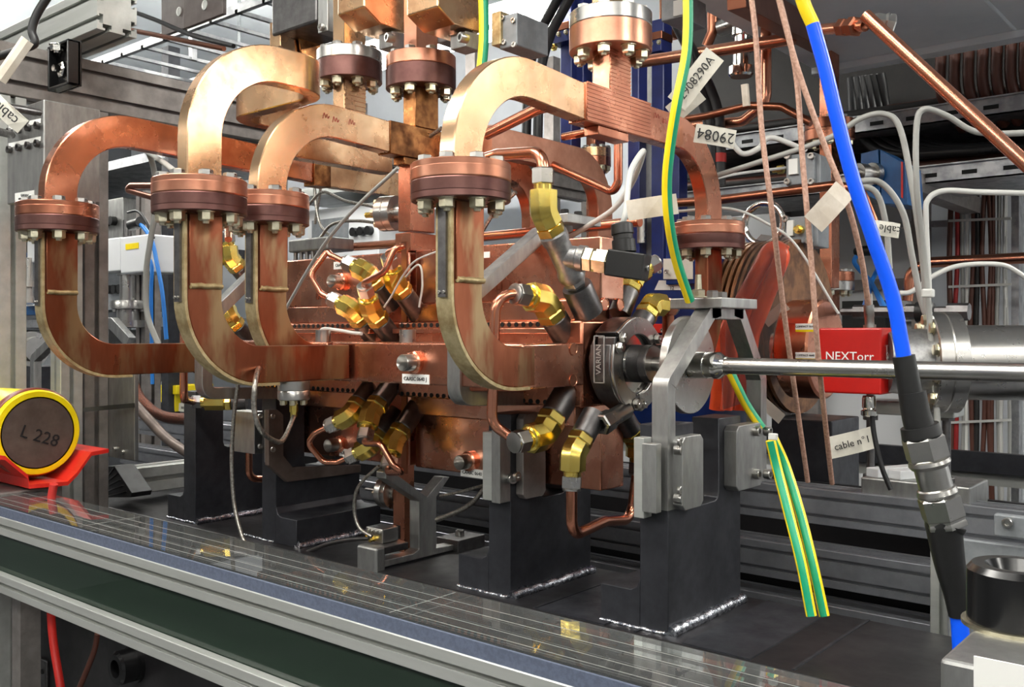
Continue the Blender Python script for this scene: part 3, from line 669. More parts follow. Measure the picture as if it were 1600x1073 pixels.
for (px, r, h) in ((1091, .0085, .008), (1113, .0075, .008), (1128, .0068, .007)):
    p = P(px, 479, X=X4+.004); hexbolt(t, (p.x, p.y, .0405), (0, 0, 1), r, h, 'zinc' if px < 1100 else 'steel', tip=.018 if px < 1100 else 0)
for px, py in ((1056, 702), (1056, 778)):
    p = P(px, py, X=-.524); capbolt(t, p, (1, -.0, 0), .006, .009); p2 = P(px+5, py-12, X=-.518); capbolt(t, p2, (1, 0, 0), .0045, .003)
t = thing('clamp_block', 'machined steel clamp plates on the front corner of the nearest column', 'clamp', (-.53, .88, -.2))
def chamf(x0, x1, y0, y1, z0, z1, c):
    return MB().extr([(x0, y0+c, z0), (x0, y1-c, z0), (x0, y1, z0+c), (x0, y1, z1-c), (x0, y1-c, z1), (x0, y0+c, z1), (x0, y0, z1-c), (x0, y0, z0+c)], (x1-x0, 0, 0))
chamf(-.527, -.514, .898, .944, -.192, -.112, .006).build('side_plate', 'alu_plate', t, 0, .001)
MB().b2((-.5465, .868, -.192), (-.529, .8795, -.118)).build('front_plate', 'alu_plate', t, 0, .001)
MB().b2((-.5595, .872, -.20), (-.5465, .8885, -.113)).build('front_strip', 'alu', t, 0, .001)
t = thing('clamp_block', 'machined steel clamp plates at the far edge of the nearest column', 'clamp', (-.53, 1.06, -.16))
pa, pb = P(1139, 665, X=-.52), P(1180, 756, X=-.52)
chamf(-.527, -.51, pa.y, pb.y, pb.z, pa.z, .006).build('side_plate', 'alu_plate', t, 0, .001)
for px, py in ((1178, 673), (1178, 740), (1195, 673), (1195, 740)): capbolt(t, P(px, py, X=-.511), (1, 0, 0), .006, .008)
X3 = -.757
t = thing('a_frame_bracket', 'grey A-shaped bracket behind the nearest elbow pipe, with slanted brace', 'bracket', (X3, YB, -.1))
sectbar(t, 'front_leg', PX(X3, (840, 622), (716, 622), (716, 478), (843, 366), (885, 352)), .02, .017, fr=.014)
pp = P(880, 348, X=X3); MB().b2((X3-.02, pp.y-.03, pp.z-.004), (X3+.03, pp.y+.045, pp.z+.008)).build('top_plate', 'alu_plate', t, 0, .001)
for dy in (-.01, .02): hexbolt(t, (X3+.01, pp.y+dy, pp.z+.008), (0, 0, 1), .006, .007, 'black', tip=0)
t = thing('clamp_block', 'machined steel clamp plates on the column below the middle arm', 'clamp', (-.75, .88, -.2))
chamf(-.749, -.737, .90, .945, -.205, -.10, .006).build('side_plate', 'alu_dark', t, 0, .001)
MB().b2((-.781, .874, -.206), (-.762, .8895, -.122)).build('front_strip', 'alu', t, 0, .001); MB().b2((-.762, .869, -.207), (-.7485, .8895, -.118)).build('front_plate', 'alu_plate', t, 0, .001)
for px, py in ((798, 681), (798, 747)): capbolt(t, P(px, py, X=-.747), (.9, -.5, 0), .006, .009); capbolt(t, P(px+8, py-3, X=-.737), (1, 0, 0), .006, .004)
X2 = -1.215
t = thing('a_frame_bracket', 'grey A-shaped bracket behind the tall arch elbow', 'bracket', (X2, YB, -.1))
sectbar(t, 'front_leg', PX(X2, (440, 614), (318, 614), (318, 505), (400, 425)), .02, .017, fr=.014)
t = thing('clamp_block', 'small steel clamp block between the two left black columns', 'clamp', (-1.3, .88, -.2))
pa, pb = P(378, 640, Y=.9), P(410, 708, Y=.9); MB().b2((pa.x, .885, pb.z), (pb.x, .91, pa.z)).build('block', 'alu_plate', t, 0, .001)
for py in (650, 697):
    capbolt(t, P(406, py, Y=.885), (1, -.3, 0), .004, .006)
t = thing('corner_bracket', 'dark brown L-shaped plate on the column behind the braided cable', 'bracket', (-1.17, .95, -.2))
MB().extr(PX(-1.213, (420, 640), (434, 640), (443, 648), (443, 712), (458, 730), (564, 726), (564, 738), (450, 753), (420, 727)), (-.01, 0, 0)).build('plate', 'plate_brown', t, 0, .0006)
MB().extr(PY(.885, (413, 640), (421, 640), (421, 727), (413, 722)), (0, .02, 0)).build('front_edge', 'alu_plate', t, 0, .0006)
for px, py in ((426, 650), (426, 702)): capbolt(t, P(px, py, X=-1.203+.001), (1, 0, 0), .004, .003)
# Y-shaped prop
t = thing('y_prop', 'grey Y-shaped prop holding the blocks at the dark gap', 'bracket', (-.985, YB, BZ))
yp = [(734, 853), (734, 845), (682, 856), (682, 776), (703, 745), (693, 745), (667, 776), (609, 733), (603, 738), (603, 748), (655, 783), (655, 858), (646, 865), (597, 876), (597, 887)]
MB().extr(PX(-.975, *yp), (-.02, 0, 0)).build('frame', 'alu_plate', t, 0, .001)
a = P(597, 890, X=-.975)
MB().b2((-1.012, a.y-.014, a.z-.008), (-.972, a.y+.004, a.z+.032)).build('front_clamp', 'alu_plate', t, 0, .003); MB().b2((-1.006, a.y-.008, a.z+.02), (-.975, a.y+.05, a.z+.03)).build('clamp_bridge', 'steel_dark', t, 0, .001)
b = P(722, 845, X=-.985); MB().b2((-1.01, b.y-.03, b.z-.02), (-.965, b.y+.03, b.z+.008)).build('rear_clamp', 'steel_dark', t, 0, .001); capbolt(t, (-.99, b.y, b.z+.008), (0, 0, 1), .007, .008)
# copper post with probes beneath
c = P(628, 800, Y=.93)
t = thing('copper_post', 'square copper post with a black mark standing left of the Y-shaped prop', 'post', (c.x, .93, P(628, 862, Y=.93).z))
xa, xb = P(614, 800, Y=.96).x, P(632, 800, Y=.96).x
MB().b2((xa, .96, P(625, 862, Y=.96).z), (xb, .98, ZB-AH)).build('post', 'copper', t, 0, .001)
MB().box(P(622, 831, Y=.9595), (.008, .001, .02)).build('black_mark', 'black', t, 0)
t = thing('probe_flange', 'small bolted steel flange on the copper post', 'flange', (c.x-.03, .925, P(600, 800, Y=.93).z))
cc = V((xa, .97, P(600, 778, Y=.93).z))
MB().lathe(cc, (-1, 0, 0), [(0, .012), (.006, .012), (.006, .024), (.016, .024), (.017, .0235), (.018, .024), (.028, .024), (.029, .023)], 32).build('disc', 'steel', t)
for k in range(6): hexbolt(t, cc+V((-.029, .017*math.cos(k*math.pi/3), .017*math.sin(k*math.pi/3))), (-1, 0, 0), .004, .005, 'zinc')
MB().cyl(cc+V((-.028, 0, 0)), cc+V((-.07, 0, .0)), .003, n=10).build('lead', 'steel', t)
t = thing('connector_block', 'small metal block with gold connectors left of the copper post', 'connector', P(595, 845, Y=.92))
pb = P(597, 833, Y=.915); MB().box(pb, (.035, .03, .02)).build('block', 'steel', t, 0, .001)
for dx in (-.012, 0.001): MB().lathe(pb+V((dx, -.015, -.004)), (0, -1, -.2), [(0, .004), (.004, .004), (.004, .003), (.01, .003)], 6).build('connector', 'brass', t)
for k in range(4): capbolt(t, pb+V((-.012+k*.008, -.015, .006)), (0, -1, 0), .0025, .003)
# feedthrough flange under the tall arch elbow
p = P(459, 594, X=-.95)
t = thing('feedthrough_flange', 'small steel flange with gold plug under the tall arch elbow', 'flange', (p.x, p.y, p.z-.03))
zt = ZB-GB/2; MB().lathe((p.x, p.y, zt), (0, 0, -1), [(0, .0195), (.011, .0195), (.0115, .019), (.0125, .0195), (.022, .0195), (.023, .0185)], 32).build('disc', 'steel', t)
for k in range(6): a = k*math.pi/3+.3; hexbolt(t, (p.x+.014*math.cos(a), p.y+.014*math.sin(a), zt-.023), (0, 0, -1), .0038, .005, 'zinc', tip=0)
MB().lathe((p.x, p.y, zt-.022), (0, 0, -1), [(0, .003), (.006, .003), (.006, .0052), (.016, .0052), (.016, .004), (.022, .004)], 6).build('plug', 'brass', t)
def cable(pts, label, r=.003, mat='cable_steel', name='cable', cat='cable', n=8, k=8):
    return tag(MB().tube(spl(pts, k), r, n).build(name, mat), label, cat)
cable([V((p.x, p.y, zt-.042)), P(457, 656, X=-.945), P(443, 686, X=-.93), P(430, 689, X=-.92), P(407, 671, X=-.91), P(397, 637, X=-.91), P(400, 590, X=-.915), P(410, 560, X=-.98)], 'braided steel cable drooping in a loop from the gold plug', name='braided_cable')
cable(PY(.80, (374, 570), (372, 597), (365, 655), (362, 720), (366, 786), (376, 830), (384, 850)), 'braided steel cable falling straight past the left black column', name='braided_cable')
cable(PY(.88, (581, 838), (562, 825), (554, 800), (556, 770), (568, 750), (592, 728)), 'thin steel cable curving up from the gold connectors', r=.0025)
cable(PY(.89, (577, 841), (545, 843), (511, 850), (472, 866)), 'thin dark cable lying on the black base toward the clear sheet', r=.003, mat='steel_dark')
cable(PY(.95, (682, 812), (719, 797), (740, 783), (756, 764)), 'paired steel cable rising right of the Y-shaped prop', r=.0035)
cable(PY(.98, (688, 775), (720, 768), (756, 758)), 'thin steel wire reaching right from the Y-shaped prop', r=.0022)
cable(PY(.93, (655, 480), (660, 440), (650, 415), (600, 480)), 'thin white wire beside the highest brass elbow', r=.0015, mat='cable_white')
cable(PY(.80, (447, 482), (480, 424), (514, 372), (560, 320), (622, 262)), 'stiff steel capillary slanting in front of the copper block', r=.0024, mat='cable_grey')
cable(PY(.89, (690, 390), (650, 407), (630, 430), (612, 462), (600, 480)), 'thin white wire lying across the upper copper block', r=.0014, mat='cable_white')
tag(MB().tube(spl(PY(.86, (498, 524), (505, 514), (530, 516), (552, 520), (565, 521)), 6), .0026, 7).build('white_tie', 'cable_white'), 'crumpled white cable tie lying on the front copper arm', 'tie')
# ================================================================ the right-hand side
def boxpx(px0, py0, px1, py1, Y, dep, name, mat, parent, bevel=.001):
    """box whose front face covers the given pixels on the plane Y and that reaches back by dep"""
    a, b = P(px0, py0, Y=Y), P(px1, py1, Y=Y)
    return MB().b2((a.x, Y, P((px0+px1)/2, py1, Y=Y).z), (b.x, Y+dep, P((px0+px1)/2, py0, Y=Y).z)).build(name, mat, parent, 0, bevel)
# slotted rails behind the columns
for z, y, h, lab in ((-.465, 1.25, .05, 'slotted aluminium rail behind the columns, just above the black base edge'), (-.245, 1.30, .05, 'slotted aluminium rail behind the columns, uppermost of three'), (-.318, 1.25, .05, 'slotted aluminium rail behind the columns, middle of three'), (-.392, 1.25, .05, 'slotted aluminium rail behind the columns, lowest of three')):
    t = thing('frame_rail', lab, 'rail', (-.8, y, z-.03)); profile(t, 'extrusion', (-2.4, y+.025, z), (.5, y+.025, z), .05, h, mod=.025, mat='alu_rail')
t = thing('gap_shade', 'added dark sheet putting shade into the gaps between the slotted rails', 'panel', (-.9, 1.45, -1.4)); MB().b2((-2.4, 1.45, -1.4), (.5, 1.46, -.235)).build('sheet', 'black_base', t, 0)  # added dark sheet, keeps the rail gaps as dark as shade
t = thing('frame_post', 'slotted aluminium post at the right edge behind the blue cable', 'post', (-.17, 1.13, -1.4))
a = P(1455, 830, Y=1.16); profile(t, 'extrusion', (a.x+.012, 1.17, -1.39), (a.x+.012, 1.17, -.205), .025, .025, up=(0, 1, 0), mod=.025)
t = thing('cover_plate', 'speckled grey cover plate with two screws at the lower right', 'panel', (-.1, 1.15, -.5))
a = P(1480, 838, Y=1.15); MB().b2((a.x, 1.15, -.55), (.25, 1.156, a.z)).build('plate', 'grey_box', t, 0, .002)
b = P(1556, 800, Y=1.15); MB().b2((b.x, 1.14, P(1556, 835, Y=1.15).z), (.25, 1.15, b.z)).build('upper_plate', 'grey_box', t, 0, .002)
for px, py in ((1575, 816), (1590, 884)): capbolt(t, P(px, py, Y=1.138), (0, -1, 0), .0055, .006)
# foreground block with black knob
t = thing('foreground_block', 'blurred grey aluminium block with black knob in the lower right corner', 'block', P(1540, 1073, Y=.40))
a = P(1468, 1042, Y=.455)
MB().b2((a.x, .455, a.z-.1), (.2, .60, a.z+.004)).build('body', 'alu_plate', t, 0, .002)
MB().box(P(1580, 1072, Y=.4545), (.03, .001, .02)).build('name_label', 'white', t, 0)
kp = V((P(1590, 985, Y=.53).x, .53, a.z+.004))
MB().lathe(kp, (0, 0, 1), [(0, .026), (.002, .026), (.002, .0245)], 32).build('washer', 'zinc', t)
MB().lathe(kp+V((0, 0, .002)), (0, 0, 1), [(0, .0235), (.026, .0235), (.029, .021), (.029, .015), (.02, .011), (.02, .0005)], 40).build('knob', 'black_gloss', t)
# blue cable with connector
def seg(pts, r0, r1, n=14):
    b = MB(); pts = spl(pts, 6); m = len(pts)
    rings = []; 
    for i, p in enumerate(pts):
        d = (pts[min(i+1, m-1)]-pts[max(i-1, 0)]).normalized(); x, y, _ = basis(d, (0, 1, 0)); r = r0+(r1-r0)*i/(m-1)
        rings.append([p+(x*math.cos(2*math.pi*k/n)+y*math.sin(2*math.pi*k/n))*r for k in range(n)])
    return b.loft(rings)
DC = .8
bp = lambda *q: [P(x, y, D=DC) for x, y in q]
t = thing('power_cable', 'thick bright blue cable with yellow end and big metal connector, hanging in front', 'cable', P(1500, 1000, D=DC))
seg(bp((1240, -60), (1254, 0), (1271, 40)), .0057, .0058).build('yellow_sleeve', 'yellow_cable', t)
seg(bp((1270, 38), (1290, 110), (1308, 185), (1333, 280), (1365, 375), (1395, 465), (1413, 562)), .0059, .0062).build('blue_jacket', 'blue_cable', t)
seg(bp((1412, 556), (1420, 600), (1427, 640)), .0092, .0098).build('heat_shrink', 'black', t)
seg(bp((1425, 612), (1432, 650), (1441, 682)), .0112, .0125).build('heat_shrink', 'black', t)
a, b = P(1438, 670, D=DC), P(1476, 812, D=DC); d = (b-a).normalized(); L = (b-a).length
MB().lathe(a, d, [(-.003, .0155), (.006, .0165), (.008, .0155)], 24).build('rubber_seal', 'black', t)
MB().lathe(a+d*.006, d, [(0, .0165), (.002, .018), (.019, .018), (.021, .0165)], 6).build('hex_nut', 'steel', t, 20)
MB().lathe(a+d*.027, d, [(0, .0165), (.003, .0172), (.006, .0155), (.0065, .0138), (.024, .0138), (.025, .0155), (.029, .0165), (.031, .016)], 30).build('coupling_ring', 'steel', t, 25)
for k in range(22):
    x, y, z = basis(d); an = 2*math.pi*k/22; 
MB().lathe(a+d*.058, d, [(0, .0155), (.002, .0178), (.019, .0178), (.02, .017), (.022, .0168), (.024, .0175), (.027, .0175)], 6).build('hex_nut', 'steel', t, 20)
seg([a+d*.083, P(1476, 830, D=DC), P(1484, 880, D=DC), P(1494, 925, D=DC), P(1499, 962, D=DC)], .0165, .0085, 16).build('rubber_boot', 'black', t)
seg(bp((1497, 950), (1500, 980), (1503, 1030), (1505, 1075)), .0072, .0072).build('blue_jacket', 'blue_cable', t)
# green and yellow earth cables
def earth(pts, r, label, lo=-90, hi=90):
    """green covers the angles lo..hi round the cable (0 = towards the right of the picture), yellow the rest"""
    t = thing('earth_cable', label, 'cable', V(pts[-1])); q = spl(pts, 8); n = 8; v = V((-ST, CT, 0))
    arc_ = lambda a0, a1: [(-r*math.cos(R(a0+(a1-a0)*i/n)), r*math.sin(R(a0+(a1-a0)*i/n))) for i in range(n+1)]
    MB().sweep(q, arc_(lo, hi), v).build('green_half', 'green', t); MB().sweep(q, arc_(hi, lo+360), v).build('yellow_half', 'yellow_cable', t)
    return t
earth(PD((1072, -40, .93), (1075, 0, .93), (1073, 80, .93), (1058, 160, .93), (1047, 230, .94), (1042, 290, .95), (1046, 350, .96), (1058, 410, .98), (1078, 470, 1.0)), .0052, 'long green and yellow earth cable curving down in front of the far arch')
earth(PD((1204, 688, 1.02), (1214, 730, 1.02), (1232, 800, 1.0), (1252, 880, .98), (1268, 962, .97)), .0055, 'green and yellow earth cable hanging to the black base, left one of the pair', -150, -70)
earth(PD((1208, 684, 1.03), (1228, 730, 1.03), (1250, 800, 1.01), (1270, 880, .99), (1288, 962, .98)), .0055, 'green and yellow earth cable hanging to the black base, right one of the pair', -150, -70)
earth(PD((1138, 575, 1.16), (1150, 600, 1.16), (1166, 632, 1.16), (1190, 668, 1.16)), .0056, 'green and yellow earth cable showing between the legs of the A-shaped bracket')
earth(PD((752, -20, 1.25), (755, 0, 1.25), (756, 60, 1.25), (752, 110, 1.25)), .0068, 'short green and yellow earth cable at the top, left of the nearest arch')
t = thing('cable_tie', 'white cable tie head on the paired earth cables', 'tie', P(1208, 684, D=1.0)); MB().box(P(1208, 682, D=1.0), (.009, .006, .007)).build('head', 'cable_white', t, 0, .001)
# brown woven cables
cable(PD((1172, -20, 1.0), (1181, 60, 1.0), (1190, 200, 1.0), (1206, 330, 1.0), (1228, 510, 1.05), (1262, 752, 1.15)), 'thin pinkish brown cable hanging furthest left of the long three', .0031, 'cable_brown')
cable(PD((1216, -10, .98), (1243, 110, .98), (1254, 250, .98), (1267, 400, .98), (1279, 560, 1.0), (1300, 755, 1.1)), 'thin pinkish brown cable falling to the rail, left of the red box', .0031, 'cable_brown')
cable(PD((1212, -20, .97), (1244, 100, .97), (1288, 226, .97), (1324, 318, .97), (1345, 400, .99), (1357, 475, 1.02)), 'thin pinkish brown cable ending in a plug on the red box', .0031, 'cable_brown')
t = thing('cable_plug', 'slim metal plug standing on top of the red box', 'connector', P(1358, 510, Y=1.27))
a, b = P(1357, 468, Y=1.27), P(1359, 512, Y=1.27); MB().lathe(b, a-b, [(0, .008), (.004, .008), (.004, .006), (.014, .006), (.015, .0066), (.03, .0066), (.031, .0052), (.045, .0052)], 20).build('body', 'steel', t)
# red pump box with lettering
t = thing('pump_controller', 'bright red metal box with white lettering behind the beam pipe', 'pump', P(1330, 615, Y=1.25))
a, b, c = P(1279, 513, Y=1.25), P(1377, 617, Y=1.25), P(1403, 560, X=P(1377, 560, Y=1.25).x)
MB().b2((a.x, 1.25, b.z), (b.x, c.y, P(1330, 512, Y=1.25).z)).build('housing', 'red_box', t, 0, .0025)
text('NEXTorr', P(1327, 557, Y=1.2495), (1, 0, 0), (0, 0, 1), .0165, 'white', t); text('D 100-5', P(1327, 572, Y=1.2495), (1, 0, 0), (0, 0, 1), .0145, 'white', t)
o = P(1390, 556, X=b.x+.0006); text('SAES', o, (0, 1, 0), (0, 0, 1), .013, 'white', t)
for q in (((-.01, .012), (.01, .012)), ((-.01, -.007), (.01, -.007)), ((-.01, .012), (-.01, -.007)), ((.01, .012), (.01, -.007))):
    MB().bar(o+V((0, q[0][0], q[0][1]+.002)), o+V((0, q[1][0], q[1][1]+.002)), .0004, .0006).build('logo_frame', 'white', t, 0)
t = thing('pump_plug', 'small metal plug and black lead under the red box', 'connector', P(1358, 640, Y=1.27))
a = P(1358, 618, Y=1.27); MB().lathe(a, (0, 0, -1), [(0, .008), (.004, .009), (.016, .009), (.018, .007), (.02, .0105), (.026, .0105), (.028, .006)], 20).build('body', 'chrome', t)
MB().tube(spl(PY(1.27, (1362, 640), (1366, 680), (1378, 730), (1392, 765)), 6), .0035, 8).build('lead', 'cable_black', t)
# big steel vessel
t = thing('vacuum_vessel', 'big polished steel cylinder with bolted flange behind the red box', 'vessel', P(1540, 640, Y=1.34))
vd = V((.86, .51, 0)).normalized(); vc = P(1448, 566, Y=1.31); yc_ = vc.y; zc_ = vc.z
MB().cyl(vc+vd*.03, vc+vd*.9, .049, n=48).build('cylinder', 'steel', t)
MB().lathe(vc, vd, [(0, .064), (.0015, .066), (.017, .066), (.018, .065), (.0195, .066), (.036, .066), (.037, .064)], 56).build('flange', 'steel', t)
MB().lathe(vc-vd*.05, vd, [(0, .040), (.03, .044), (.05, .044)], 40).build('neck', 'steel_cast', t)
vx, vy, _ = basis(vd)
for k in range(10):
    an = 2*math.pi*(k+.5)/10; off = (vx*math.cos(an)+vy*math.sin(an))*.056; hexbolt(t, vc+off, -vd, .0075, .005, 'zinc', tip=0)
t = thing('vessel_stand', 'small steel stand with threaded rods under the polished cylinder', 'stand', P(1420, 755, Y=1.36))
b0, b1 = P(1350, 640, Y=1.33), P(1485, 640, Y=1.33)
for px in (1360, 1479):
    q = P(px, 640, Y=1.34); MB().cyl((q.x, 1.34, q.z-.115), (q.x, 1.34, q.z+.03), .0055, n=14).build('threaded_rod', 'steel_dark', t)
    for z in (.025, -.014, -.10): MB().lathe((q.x, 1.34, q.z+z), (0, 0, 1), [(0, .0105), (.009, .0105), (.01, .0095)], 6).build('hex_nut', 'steel_dark', t, 20)
MB().b2((b0.x, 1.325, b0.z-.005), (b1.x+.006, 1.375, b0.z+.014)).build('yoke_plate', 'alu', t, 0, .002)
q = P(1345, 745, Y=1.31); MB().b2((q.x, 1.31, q.z-.03), (q.x+.14, 1.40, q.z)).build('foot_block', 'alu_plate', t, 0, .002)
for k in range(2): MB().bar((q.x+.012+k*.03, 1.32, q.z+.006), (q.x+.045+k*.03, 1.39, q.z+.006), .022, .012).build('foot_pad', 'white_box', t, 0, .001)
hexbolt(t, (q.x+.1, 1.33, q.z), (0, 0, 1), .011, .008, 'steel', tip=.008)
# blue magnet with coils
t = thing('magnet', 'dark blue magnet body with white plates behind the chain clamp', 'magnet', (-.62, 1.5, -.3))
a, b = P(985, 385, Y=1.42), P(1116, 720, Y=1.42)
MB().b2((a.x, 1.42, b.z), (b.x, 1.62, P(1060, 405, Y=1.42).z)).build('yoke', 'magnet_blue', t, 0, .003)
MB().b2((P(1040, 0, Y=1.41).x, 1.41, P(1040, 445, Y=1.41).z), (P(1118, 0, Y=1.41).x, 1.42, P(1040, 355, Y=1.41).z)).build('top_lug', 'magnet_blue', t, 0, .002)
MB().extr(PY(1.4195, (1023, 453), (1068, 453), (1078, 438), (1030, 438)), (0, -.0012, 0)).build('name_plate', 'white', t, 0)
MB().extr(PY(1.409, (1037, 436), (1083, 436), (1083, 404), (1037, 404)), (0, -.0012, 0)).build('name_plate', 'paper', t, 0)
text('UII\n12', P(1050, 446, Y=1.418), (1, 0, 0), (0, 0, 1), .009, 'ink', t)
MB().b2((P(1000, 0, Y=1.40).x, 1.40, P(1000, 520, Y=1.40).z), (P(1150, 0, Y=1.40).x, 1.42, P(1000, 506, Y=1.40).z)).build('red_bar', 'red_paint', t, 0, .001)
MB().box(P(990, 680, Y=1.4195), (.06, .001, .006)).build('name_plate', 'white', t, 0)
for px, py in ((1020, 424), (1031, 424), (1042, 424), (1036, 516), (1052, 516)): capbolt(t, P(px, py, Y=1.40), (0, -1, 0), .004, .004)
t = thing('coil', 'bright orange magnet coil wrapped in clear plastic behind the A-shaped bracket', 'coil', P(1150, 640, Y=1.32))
MB().tube(fil(PY(1.33, (1120, 640), (1133, 520), (1205, 385), (1225, 395), (1175, 520), (1160, 640)), .03, 6), .012, 12).build('coil_loop', 'orange', t)
MB().tube(fil(PY(1.36, (1150, 640), (1155, 500), (1222, 380)), .03, 6), .013, 12).build('coil_loop', 'orange', t)
MB().tube(fil(PY(1.30, (1135, 640), (1143, 560), (1143, 500), (1168, 470)), .02, 6), .009, 12).build('coil_loop', 'orange', t)
tag(MB().extr(PY(1.28, (1125, 520), (1168, 390), (1190, 366), (1232, 372), (1222, 470), (1190, 620), (1130, 640)), (0, -.001, 0)).build('plastic_wrap', 'bag', smooth=0), 'crinkled clear plastic wrap over the orange coil', 'plastic wrap')
# brown round coil
c = P(1212, 510, Y=1.55)
t = thing('coil', 'big round brown copper-wire coil with white labels', 'coil', (c.x, 1.55, c.z-.15))
for k in range(9):
    MB().lathe((c.x-.05+k*.011, 1.55, c.z), (1, 0, 0), [(0, .10), (.002, .148), (.008, .148), (.010, .10)], 44).build('winding', 'coil', t, 20)
for (px, py, an) in ((1212, 490, .9), (1205, 640, -.9)):
    q = P(px, py, Y=1.40); MB().box(q, (.018, .001, .045), basis((0, 0, 1), (0, 1, 0)) if 0 else (V((math.cos(an), 0, -math.sin(an))), V((0, 1, 0)), V((math.sin(an), 0, math.cos(an))))).build('coil_label', 'paper', t, 0)
c = P(1258, 545, Y=1.45)
t = thing('cavity', 'short round copper cavity with yellow-edged labels left of the red box', 'cavity', (c.x, 1.45, c.z-.09))
MB().lathe((c.x-.02, 1.45, c.z), (1, 0, 0), [(0, .075), (.003, .078), (.052, .078), (.055, .074)], 44).build('drum', 'copper', t)
MB().lathe((c.x-.06, 1.45, c.z), (1, 0, 0), [(0, .03), (.02, .03), (.02, .045), (.04, .045)], 30).build('neck', 'chrome', t)
for py in (510, 555): 
    q = P(1258, py, Y=1.365); MB().box(q, (.03, .001, .009)).build('name_label', 'white', t, 0); MB().box(q+V((0, .0004, -.006)), (.03, .001, .004)).build('yellow_edge', 'yellow', t, 0); text('COMPACT 0640', q+V((0, -.0006, 0)), (1, 0, 0), (0, 0, 1), .0042, 'ink', t)
# dark support under the coils
t = thing('coil_stand', 'dark steel stand below the round brown coil', 'stand', P(1250, 760, Y=1.5)); 
MB().b2((P(1205, 0, Y=1.48).x, 1.48, -1.4), (P(1300, 0, Y=1.48).x, 1.6, P(1250, 655, Y=1.48).z)).build('body', 'black_steel', t, 0, .002)
t = thing('valve_assembly', 'row of black valve parts above the red box', 'valve', P(1380, 500, Y=1.5))
a, b = P(1315, 487, Y=1.5), P(1465, 487, Y=1.5)
MB().lathe(a, b-a, [(0, .006), (.02, .006), (.02, .011), (.05, .011), (.052, .009), (.1, .009), (.1, .012), (.125, .012), (.128, .008), (.16, .008), (.16, .013), (.19, .013)], 8).build('stem', 'steel_dark', t, 25)
MB().lathe(b-V((.03, 0, 0)), (1, 0, 0), [(0, .016), (.022, .016), (.026, .012)], 12).build('hand_knob', 'black', t); MB().lathe(b-V((.055, 0, 0)), (1, 0, 0), [(0, .011), (.014, .011)], 6).build('hex_nut', 'zinc', t)

# ------------------------------------------------ waveguides and frames further back
def farguide(px, pw, y0, y1, Y, label, fl=(), mat='copper', top=None, dep=.05):
    p = P(px, 0, Y=Y); D = (p.x*-ST+p.y*CT); w = pw/2*D/F
    t = thing('waveguide_column', label, 'waveguide', (p.x, Y, P(px, y1, Y=Y).z))
    MB().b2((p.x-.013, Y-.022, P(px, y1, Y=Y).z), (p.x+.013, Y+.022, P(px, y0, Y=Y).z)).build('guide', mat, t, 0, .001)
    for fy, m1, m2, r in fl:
        z = P(px, fy, Y=Y).z; flange(t, p.x, Y, z, 1, m1, .022, r=r, ring=False); flange(t, p.x, Y, z, -1, m2, .022, r=r, ring=False)
    return t
farguide(1296, 26, 70, 450, 2.0, 'tall copper pipe with brown flange behind the blue cable', ((205, 'copper_brown', 'copper', .052),))
farguide(1298, 30, 250, 560, 2.2, 'copper pipe with steel-and-copper flange right of the brown coil', ((440, 'copper', 'steel', .053),))
farguide(931, 26, 180, 420, 1.9, 'copper pipe with small flange seen under the ridged junction', ((247, 'copper_gold', 'copper', .037),))
farguide(1045, 20, -20, 60, 2.0, 'short copper pipe in a blue clamp at the top, right of the steel-topped flange', (), 'copper')
farguide(872, 20, -20, 60, 2.0, 'short copper pipe in a blue clamp at the top, left of the steel-topped flange', (), 'copper')
# flat copper bar overhead
t = thing('waveguide_bar', 'flat copper bar slanting across the top right', 'waveguide', P(1290, 90, Y=1.7))
MB().rect([P(1150, -12, Y=1.35), P(1280, 62, Y=1.9)], .03, .05, (0, 0, 1)).build('bar', 'copper_brown', t, 0, .001)
for px, py0, py1, w, Y, lab in ((884, 0, 235, .034, 1.85, 'navy blue post left of the steel-topped flange'), (905, 0, 130, .024, 1.87, 'narrow navy blue post next to the steel-topped flange'), (992, 70, 200, .02, 1.9, 'slim navy blue post under the steel-topped flange'), (1027, 60, 420, .034, 1.95, 'navy blue post right of the ridged junction'), (990, 200, 440, .034, 1.96, 'navy blue post behind the pale grey lead'), (1052, 200, 440, .032, 1.97, 'navy blue post behind the long earth cable')):
    t = thing('frame_post', lab, 'post', P(px, py1, Y=Y)); p = P(px, py1, Y=Y); q = P(px, py0-30, Y=Y)
    MB().b2((p.x-w/2, Y, p.z), (p.x+w/2, Y+.04, q.z)).build('post', 'navy', t, 0, .002)
    if px in (884, 1027):
        z = P(px, 60 if px > 1000 else 45, Y=Y).z
        MB().b2((p.x-.03, Y-.03, z-.012), (p.x+.03, Y+.02, z+.006)).build('clamp_plate', 'copper_brown', t, 0, .001); MB().b2((p.x-.027, Y-.028, z-.04), (p.x+.027, Y+.02, z-.012)).build('clamp_body', 'navy', t, 0, .001)
        for dx in (-.022, 0, .022):
            hexbolt(t, (p.x+dx, Y-.028, z-.02), (0, -1, 0), .005, .004, 'zinc', tip=0)
        MB().lathe((p.x-.01, Y-.028, z-.05), (-.3, -1, 0), [(0, .009), (.008, .009), (.008, .006), (.02, .006)], 6).build('brass_plug', 'brass', t)
t = thing('frame_post', 'pale grey aluminium post between the navy blue posts', 'post', P(1010, 400, Y=1.99)); p = P(1010, 400, Y=1.99); MB().b2((p.x-.018, 1.99, p.z-.06), (p.x+.018, 2.03, p.z+.5)).build('post', 'alu_plate', t, 0, .001)
MB().cyl(P(1003, 380, Y=1.95), P(1003, 335, Y=1.95), .012, n=20).build('steel_rod', 'steel', t)
